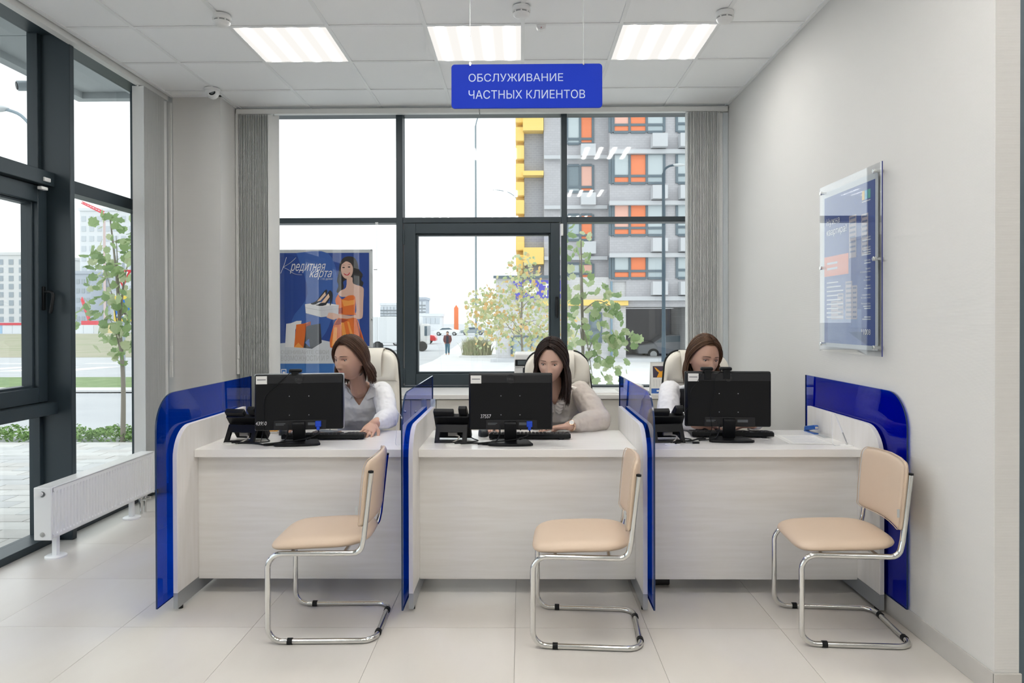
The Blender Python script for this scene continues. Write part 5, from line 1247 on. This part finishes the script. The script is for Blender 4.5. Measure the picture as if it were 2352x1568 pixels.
# ------------------------------------------------------------------ apartment block across the street
# facade in image pixel coordinates, scaled to its plane: 1 pixel = K metres
BY = 43.0; K = .02655
bx = lambda p: (p-1197.2)*K
bz = lambda p: 1.397-(p-742)*K
ab = empty('apartment_block', (bx(1400),BY,g(BY)), 'grey brick apartment block with orange window panels and yellow balconies, across the street', 'building')
def brick_mat(name, c, mortar):
    m = bpy.data.materials.new(name); m.use_nodes = True; nt = m.node_tree; b = nt.nodes['Principled BSDF']; b.inputs['Roughness'].default_value = .85
    tc = nt.nodes.new('ShaderNodeTexCoord'); mp = nt.nodes.new('ShaderNodeMapping'); mp.inputs['Rotation'].default_value = (R(90),0,0)
    br = nt.nodes.new('ShaderNodeTexBrick'); br.inputs['Color1'].default_value = (*c,1); br.inputs['Color2'].default_value = (*[x*.93 for x in c],1); br.inputs['Mortar'].default_value = (*mortar,1)
    br.inputs['Scale'].default_value = 1.0; br.inputs['Brick Width'].default_value = .30; br.inputs['Row Height'].default_value = .14; br.inputs['Mortar Size'].default_value = .012
    nt.links.new(tc.outputs['Object'], mp.inputs[0]); nt.links.new(mp.outputs[0], br.inputs['Vector']); nt.links.new(br.outputs[0], b.inputs['Base Color']); return m
bk1 = brick_mat('brick_light', (.50,.49,.51), (.43,.42,.44)); bk2 = brick_mat('brick_grey', (.36,.36,.39), (.42,.42,.44)); bkw = brick_mat('brick_white', (.62,.61,.61), (.54,.53,.53))
ledge = M('ledge_pale', (.56,.57,.59), .8); fr_s = M('frame_slate', (.12,.16,.19), .5); orange = M('panel_orange', (.85,.24,.10), .5); pink = M('panel_pink', (.80,.45,.36), .5); yel = M('panel_yellow', (.88,.62,.18), .5)
win_g = M('far_glass', (.38,.45,.48), .08, spec=.8); win_c = M('far_curtain', (.50,.56,.58), .3); win_d = M('far_dark', (.18,.23,.26), .1)
def part(name, px0, py0, px1, py1, y0, y1, m, parent=None, bevel=0):
    return MB().box((bx(px0),y0,bz(py1)),(bx(px1),y1,bz(py0))).build(name, m, parent or ab, bevel=bevel)
TOP = -60
part('wall', 1250, TOP, 1396, 655, BY, BY+8, bk1); part('wall', 1396, TOP, 1760, 655, BY-1.0, BY+8, bk1); part('recessed_wall', 1205, TOP, 1250, 640, BY+.6, BY+8, bk2)
part('ground_floor_wall', 1140, 645, 1432, 835, BY-.9, BY+8, bkw); part('ground_floor_wall', 1432, 655, 1760, 712, BY-1.0, BY+4, bk1); part('ground_floor_wall', 1580, 712, 1760, 835, BY-1.0, BY+8, bkw)
part('garage_back', 1432, 712, 1580, 835, BY+5, BY+5.2, M('garage_dark', (.34,.33,.34), .9)); part('garage_floor', 1432, 828, 1580, 836, BY-1.0, BY+5, walk)
part('base_ledge', 1130, 826, 1760, 845, BY-2.2, BY-.8, ledge); part('yellow_band', 1240, 696, 1436, 709, BY-1.25, BY-.9, yel, bevel=.02)
part('roof_strip', 1135, 641, 1300, 647, BY-1.1, BY-.8, fr_s)
def window(px0, py0, px1, py1, yf, splits, cols, sill=None):
    """one window: slate frame, its panes as pieces of their own; sill = px height of a lower row"""
    b = MB(); t = .07; xs = [bx(px0)]+[bx(p) for p in splits]+[bx(px1)]; za, zb = bz(py1), bz(py0)
    for x in xs: b.box((x-t,yf-.10,za),(x+t,yf+.05,zb))
    zr = [za, zb] if not sill else [za, bz(py1-sill), zb]
    for z in zr:
        for xa_, xb_ in zip(xs, xs[1:]): b.box((xa_+t,yf-.095,z-t),(xb_-t,yf+.05,z+t))
    w = b.build('window', fr_s, ab)
    for i in range(len(xs)-1):
        for j in range(len(zr)-1):
            c = cols[j][i] if isinstance(cols[0], (list, tuple)) else cols[i]
            o = MB().box((xs[i]+t,yf-.04,zr[j]+t),(xs[i+1]-t,yf-.02,zr[j+1]-t)).build('pane', c, w, world=False); o.data.transform(Matrix.Translation(-Vector(ab.location)))
for q, (a, b_) in enumerate(((-68,0),(50,112),(162,224),(274,338),(387,448),(500,558),(612,646))):
    window(1303, a, 1362, b_, BY, (1333,), [[win_g, orange],[(win_c,win_d,win_g)[q % 3], (pink, orange)[q % 2]]], sill=11)
    part('basket', 1333, b_+6, 1366, b_+33, BY-.75, BY-.05, ledge)
for q, (a, b_) in enumerate(((-84,-18),(30,96),(142,208),(256,322),(370,436),(482,552),(597,648))):
    window(1402, a, 1517, b_, BY-1.0, (1440,1478), [[orange, orange, win_g],[(win_c,pink)[q % 2], orange, win_c]], sill=16)
    window(1396, a, 1404, b_, BY-.98, (), [win_d])
    window(1545, a, 1600, b_, BY-1.0, (1572,), [[win_g, win_c],[win_c, win_g]], sill=18)
    part('ledge', 1394, b_+41, 1760, b_+50, BY-1.35, BY-.95, ledge); part('ledge', 1250, b_+44, 1394, b_+52, BY-.3, BY+.05, ledge)
    for x in (1487, 1548): part('basket', x, b_+9, x+33, b_+38, BY-1.75, BY-1.02, ledge)
for a, b_ in ((268,308),(400,410),(575,613),(100,140),(190,205)): part('yellow_panel', 1202, a, 1249, b_, BY-.2, BY+.6, yel)
for q in range(16): part('balcony', 1185, -40+q*42, 1205, -8+q*42, BY+.2, BY+3.5, yel, bevel=.05)
part('balcony_core', 1190, TOP, 1206, 640, BY+.8, BY+6, M('panel_ochre', (.76,.52,.16), .6))
window(1352, 724, 1376, 792, BY-.92, (), [[win_d],[win_d]], sill=30); window(1176, 778, 1262, 818, BY-.92, (1219,), [win_g, win_g])
part('sign_band', 1180, 652, 1300, 694, BY-1.05, BY-.9, M('shop_violet', (.10,.09,.50), .5))
fit_text('shop_lettering', 'ть', bx(1246), bx(1280), bz(688), .75, BY-1.06, paper, ab, bold=.03)
for x, y in ((1213,668),(1222,676)): MB().lathe([(.28,0),(.28,-.02)], (bx(x),BY-1.05,bz(y)), 20, 'y').build('shop_emblem', paper, ab)
part('downpipe', 1397, 655, 1401, 836, BY-1.15, BY-.95, M('pipe_blue', (.20,.30,.38), .5))
# ------------------------------------------------------------------ far buildings
def block(name_lab, x0, x1, z1, y, d, m, cols, rows, wm, win=(1.3,1.5), base=-1.2, skip=0):
    e = empty('far_building', ((x0+x1)/2,y,base), name_lab, 'building', 'buildings on the horizon')
    MB().box((x0,y,base),(x1,y+d,z1)).build('wall', m, e); MB().box((x0-.3,y-.3,z1),(x1+.3,y+d,z1+.8)).build('roof', m, e)
    me = MB().box((-win[0]/2,-.12,-win[1]/2),(win[0]/2,.1,win[1]/2)).mesh('window'); me.materials.append(wm)
    for r_ in range(rows):
        for c in range(cols):
            x = x0+(c+.5)*(x1-x0)/cols; z = base+2.2+(r_+.5)*(z1-base-3)/rows
            link('window', me, e, (x-(x0+x1)/2, 0, z-base))
    return e
con = M('concrete_hazed', (.70,.70,.69), .9); con2 = M('concrete_white', (.76,.78,.80), .9); slate = M('cladding_slate', (.46,.50,.56), .8); wfar = M('window_far', (.36,.40,.43), .4); wpal = M('window_hazed', (.58,.62,.66), .4)  # far-building tones kept pale: distance haze is put into the base colours
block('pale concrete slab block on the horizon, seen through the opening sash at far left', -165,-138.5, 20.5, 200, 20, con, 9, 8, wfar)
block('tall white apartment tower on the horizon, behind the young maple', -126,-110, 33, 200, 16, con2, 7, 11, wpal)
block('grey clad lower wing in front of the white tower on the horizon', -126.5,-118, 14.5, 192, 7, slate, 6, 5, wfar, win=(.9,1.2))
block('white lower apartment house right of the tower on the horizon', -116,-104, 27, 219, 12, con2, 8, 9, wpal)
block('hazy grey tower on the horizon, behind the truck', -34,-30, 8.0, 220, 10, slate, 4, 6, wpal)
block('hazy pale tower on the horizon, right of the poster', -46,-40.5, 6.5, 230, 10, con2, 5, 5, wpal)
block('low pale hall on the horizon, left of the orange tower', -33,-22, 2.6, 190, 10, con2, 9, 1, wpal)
t = empty('orange_tower', (-18.5,200,-1.2), 'slim orange tower on the horizon', 'tower')
MB().box((-19.1,200,-1.2),(-17.9,201.2,5.0)).build('shaft', M('tower_orange', (.85,.22,.08), .6), t); MB().prism([(-19.1,5.0),(-17.9,5.0),(-18.5,5.9)], 'y', 200, 201.2).build('cap', M('tower_orange', (.85,.22,.08), .6), t)
# site fence with red stripe
fe = empty('site_fence', (-120,150,-1.1), 'long site fence with coloured panels and red top at the far field edge', 'fence')
for q in range(26):
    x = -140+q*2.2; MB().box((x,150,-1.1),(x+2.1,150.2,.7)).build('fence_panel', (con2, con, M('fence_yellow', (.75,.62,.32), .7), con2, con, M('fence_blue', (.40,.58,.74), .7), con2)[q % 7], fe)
MB().box((-118,149.9,.7),(-104,150.1,1.2)).build('red_strip', M('fence_red', (.70,.10,.12), .6), fe)
# cranes
for k, (xa, za, xb, zb, y, lab) in enumerate(((-113,30.5,-119,33.5,190,'red crane jib above the white tower'),(-98.5,1,-100.4,6.6,160,'red inclined crane boom over the site fence'))):
    c = empty('crane', (xa,y,za), lab, 'crane'); rd = M('crane_red', (.75,.10,.12), .6)
    for o_ in (-.35,.35): MB().tube([(xa,y+o_,za),(xb,y+o_,zb)], .16, 5).build('chord', rd, c)
    MB().tube([(xa,y,za+.7),(xb,y,zb+.4)], .16, 5).build('chord', rd, c)
    for q in range(8):
        t0 = q/8; t1 = (q+1)/8; P0 = Vector((xa,y-.35,za)).lerp(Vector((xb,y-.35,zb)), t0); P1 = Vector((xa,y,za+.7)).lerp(Vector((xb,y,zb+.4)), (t0+t1)/2); MB().tube([P0,P1], .09, 4).build('lattice_bar', rd, c)
    if k == 0: MB().box((xa-.22,y-.22,-1.2),(xa+.22,y+.22,za)).build('mast', M('crane_mast', (.66,.52,.50), .7), c)
    else: MB().box((xa-1.5,y-1,-1.2),(xa+2,y+1,za+.6)).build('cab', rd, c)
# ------------------------------------------------------------------ vehicles and a passer-by
tyre = M('tyre', (.03,.03,.03), .8); rim_m = M('rim', (.45,.46,.47), .4, metal=.5); car_gl = M('car_glass', (.10,.14,.17), .1)
def car(x, y, col, lab, s=1.0, flip=1):
    c = empty('car', (x,y,g(y)), lab, 'car', 'parked cars outside'); cm = M('car_paint_%d%d%d' % tuple(int(v*99) for v in col), col, .25)
    out = [(-2.2,.35),(-2.25,.62),(-2.15,.82),(-1.35,.95),(-.75,1.38),(.55,1.42),(1.25,1.05),(2.05,.92),(2.2,.68),(2.2,.35)]
    rings = []
    for yy, k in ((-.85,.0),(-.80,.03),(.80,.03),(.85,.0)):
        rings.append([(a*flip*s*(1 if k else .985), yy*s, (b-(.06 if not k and b > .9 else 0))*s) for a, b in out])
    MB().loft(rings).build('body', cm, c, world=False, bevel=.03*s)
    wn = [(-1.22,.97),(-.70,1.32),(.50,1.35),(1.10,1.05)]
    for sd in (-1, 1): MB().prism([(a*flip*s, b*s) for a, b in wn], 'y', sd*.852*s, sd*.858*s).build('side_window', car_gl, c, world=False)
    for a in (-1.35, 1.35):
        for sd in (-.82, .82):
            w = MB().cyl((a*s,(sd-.1)*s,.32*s),(a*s,(sd+.1)*s,.32*s),.32*s,18).build('wheel', tyre, c, world=False)
            MB().cyl((a*s,(sd-.11)*s,.32*s),(a*s,(sd+.11)*s,.32*s),.19*s,14).build('hub', rim_m, w, world=False)
    for a in (-2.22, 2.17): MB().box((a*s-.03,-.7*s,.62*s),(a*s+.03,-.4*s,.74*s)).build('lamp', M('car_lamp', (.6,.55,.5), .2), c, world=False)
    return c
car(-14.2,73,(.80,.81,.82),'white saloon car parked right of the window poster', flip=1); car(-11.6,78,(.60,.05,.05),'red car just behind the white saloon, partly hidden by the window post')
car(-12.9,122,(.82,.83,.83),'white car in the far car park beyond the walking person'); car(-8.6,126,(.30,.34,.36),'dark car at the right end of the far car park'); car(-19.5,124,(.18,.16,.16),'dark car at the left end of the far car park')
car(10.0,46.2,(.24,.25,.27),'dim grey car inside the garage opening', s=1.15)
t = empty('truck', (-9.2,60,g(60)), 'pale box truck cut off by the left side of the opening sash', 'truck')
MB().box((-13.0,58.8,g(60)+.7),(-8.55,61.2,g(60)+2.9)).build('cargo_box', con2, t, bevel=.05); MB().box((-8.5,58.9,g(60)+.5),(-7.9,61.1,g(60)+2.3)).build('cab', con, t, bevel=.15); MB().box((-8.1,58.88,g(60)+1.3),(-7.88,61.12,g(60)+2.1)).build('cab_window', car_gl, t)
for x in (-12,-8.3):
    MB().cyl((x,58.8,g(60)+.42),(x,59.1,g(60)+.42),.42,18).build('wheel', tyre, t)
pw_ = empty('person', (-5.45,52,g(52)), 'distant person in a dark red jacket and blue jeans, walking on the sidewalk', 'person')
B_ = Vector((-5.45,52,g(52)+.03))
bd = MB(); bd.ball(B_+Vector((0,0,1.60)), (.095,.11,.13), 14, 10); limb(bd, [B_+Vector((0,0,1.42)),B_+Vector((0,0,1.55))], [.06,.055]); bd.loft([ell_ring(B_+Vector((0,0,z)),Vector((1,0,0)),Vector((0,1,0)),w,d_) for z, w, d_ in ((.86,.16,.12),(1.1,.15,.11),(1.32,.19,.12),(1.43,.13,.09),(1.48,.05,.05))])
for sd in (-1, 1):
    limb(bd, [B_+Vector((.20*sd,0,1.38)),B_+Vector((.25*sd,.04*sd,1.12)),B_+Vector((.20*sd,-.06,.90))], [.055,.05,.04]); bd.ball(B_+Vector((.19*sd,-.08,.84)), (.04,.045,.06), 10, 8)
    limb(bd, [B_+Vector((.09*sd,0,.88)),B_+Vector((.10*sd,-.10*sd,.48)),B_+Vector((.09*sd,.06*sd,.09))], [.09,.065,.05]); limb(bd, [B_+Vector((.09*sd,.06*sd+.05,.05)),B_+Vector((.09*sd,.06*sd-.15,.04))], [.045,.035])
me = remeshed(bd, .018, 'body', 1); me.transform(Matrix.Translation(-Vector(pw_.location))); obj('body', me, skin_m, pw_)
jk = MB(); jk.loft([ell_ring(B_+Vector((0,0,z)),Vector((1,0,0)),Vector((0,1,0)),w,d_) for z, w, d_ in ((.84,.19,.15),(1.1,.18,.14),(1.32,.215,.145),(1.44,.15,.11),(1.50,.08,.08))])
for sd in (-1, 1): limb(jk, [B_+Vector((.20*sd,0,1.38)),B_+Vector((.25*sd,.04*sd,1.12)),B_+Vector((.205*sd,-.05,.94))], [.075,.07,.055])
me = remeshed(jk, .018, 'jacket', 1); me.transform(Matrix.Translation(-Vector(pw_.location))); obj('jacket', me, M('jacket_maroon', (.16,.05,.05), .8), pw_)
MB().box((B_.x-.09,B_.y-.165,B_.z+.86),(B_.x+.10,B_.y-.12,B_.z+1.40)).build('pullover', M('pullover_navy', (.02,.03,.05), .8), pw_, bevel=.03)
jn = MB()
for sd in (-1, 1): limb(jn, [B_+Vector((.09*sd,0,.88)),B_+Vector((.10*sd,-.10*sd,.48)),B_+Vector((.09*sd,.06*sd,.13))], [.105,.08,.065])
me = remeshed(jn, .018, 'jeans', 1); me.transform(Matrix.Translation(-Vector(pw_.location))); obj('jeans', me, M('jeans_blue', (.06,.15,.21), .8), pw_)
MB().ball(B_+Vector((0,.02,1.65)), (.105,.115,.10), 14, 10).build('hair', hair2, pw_)
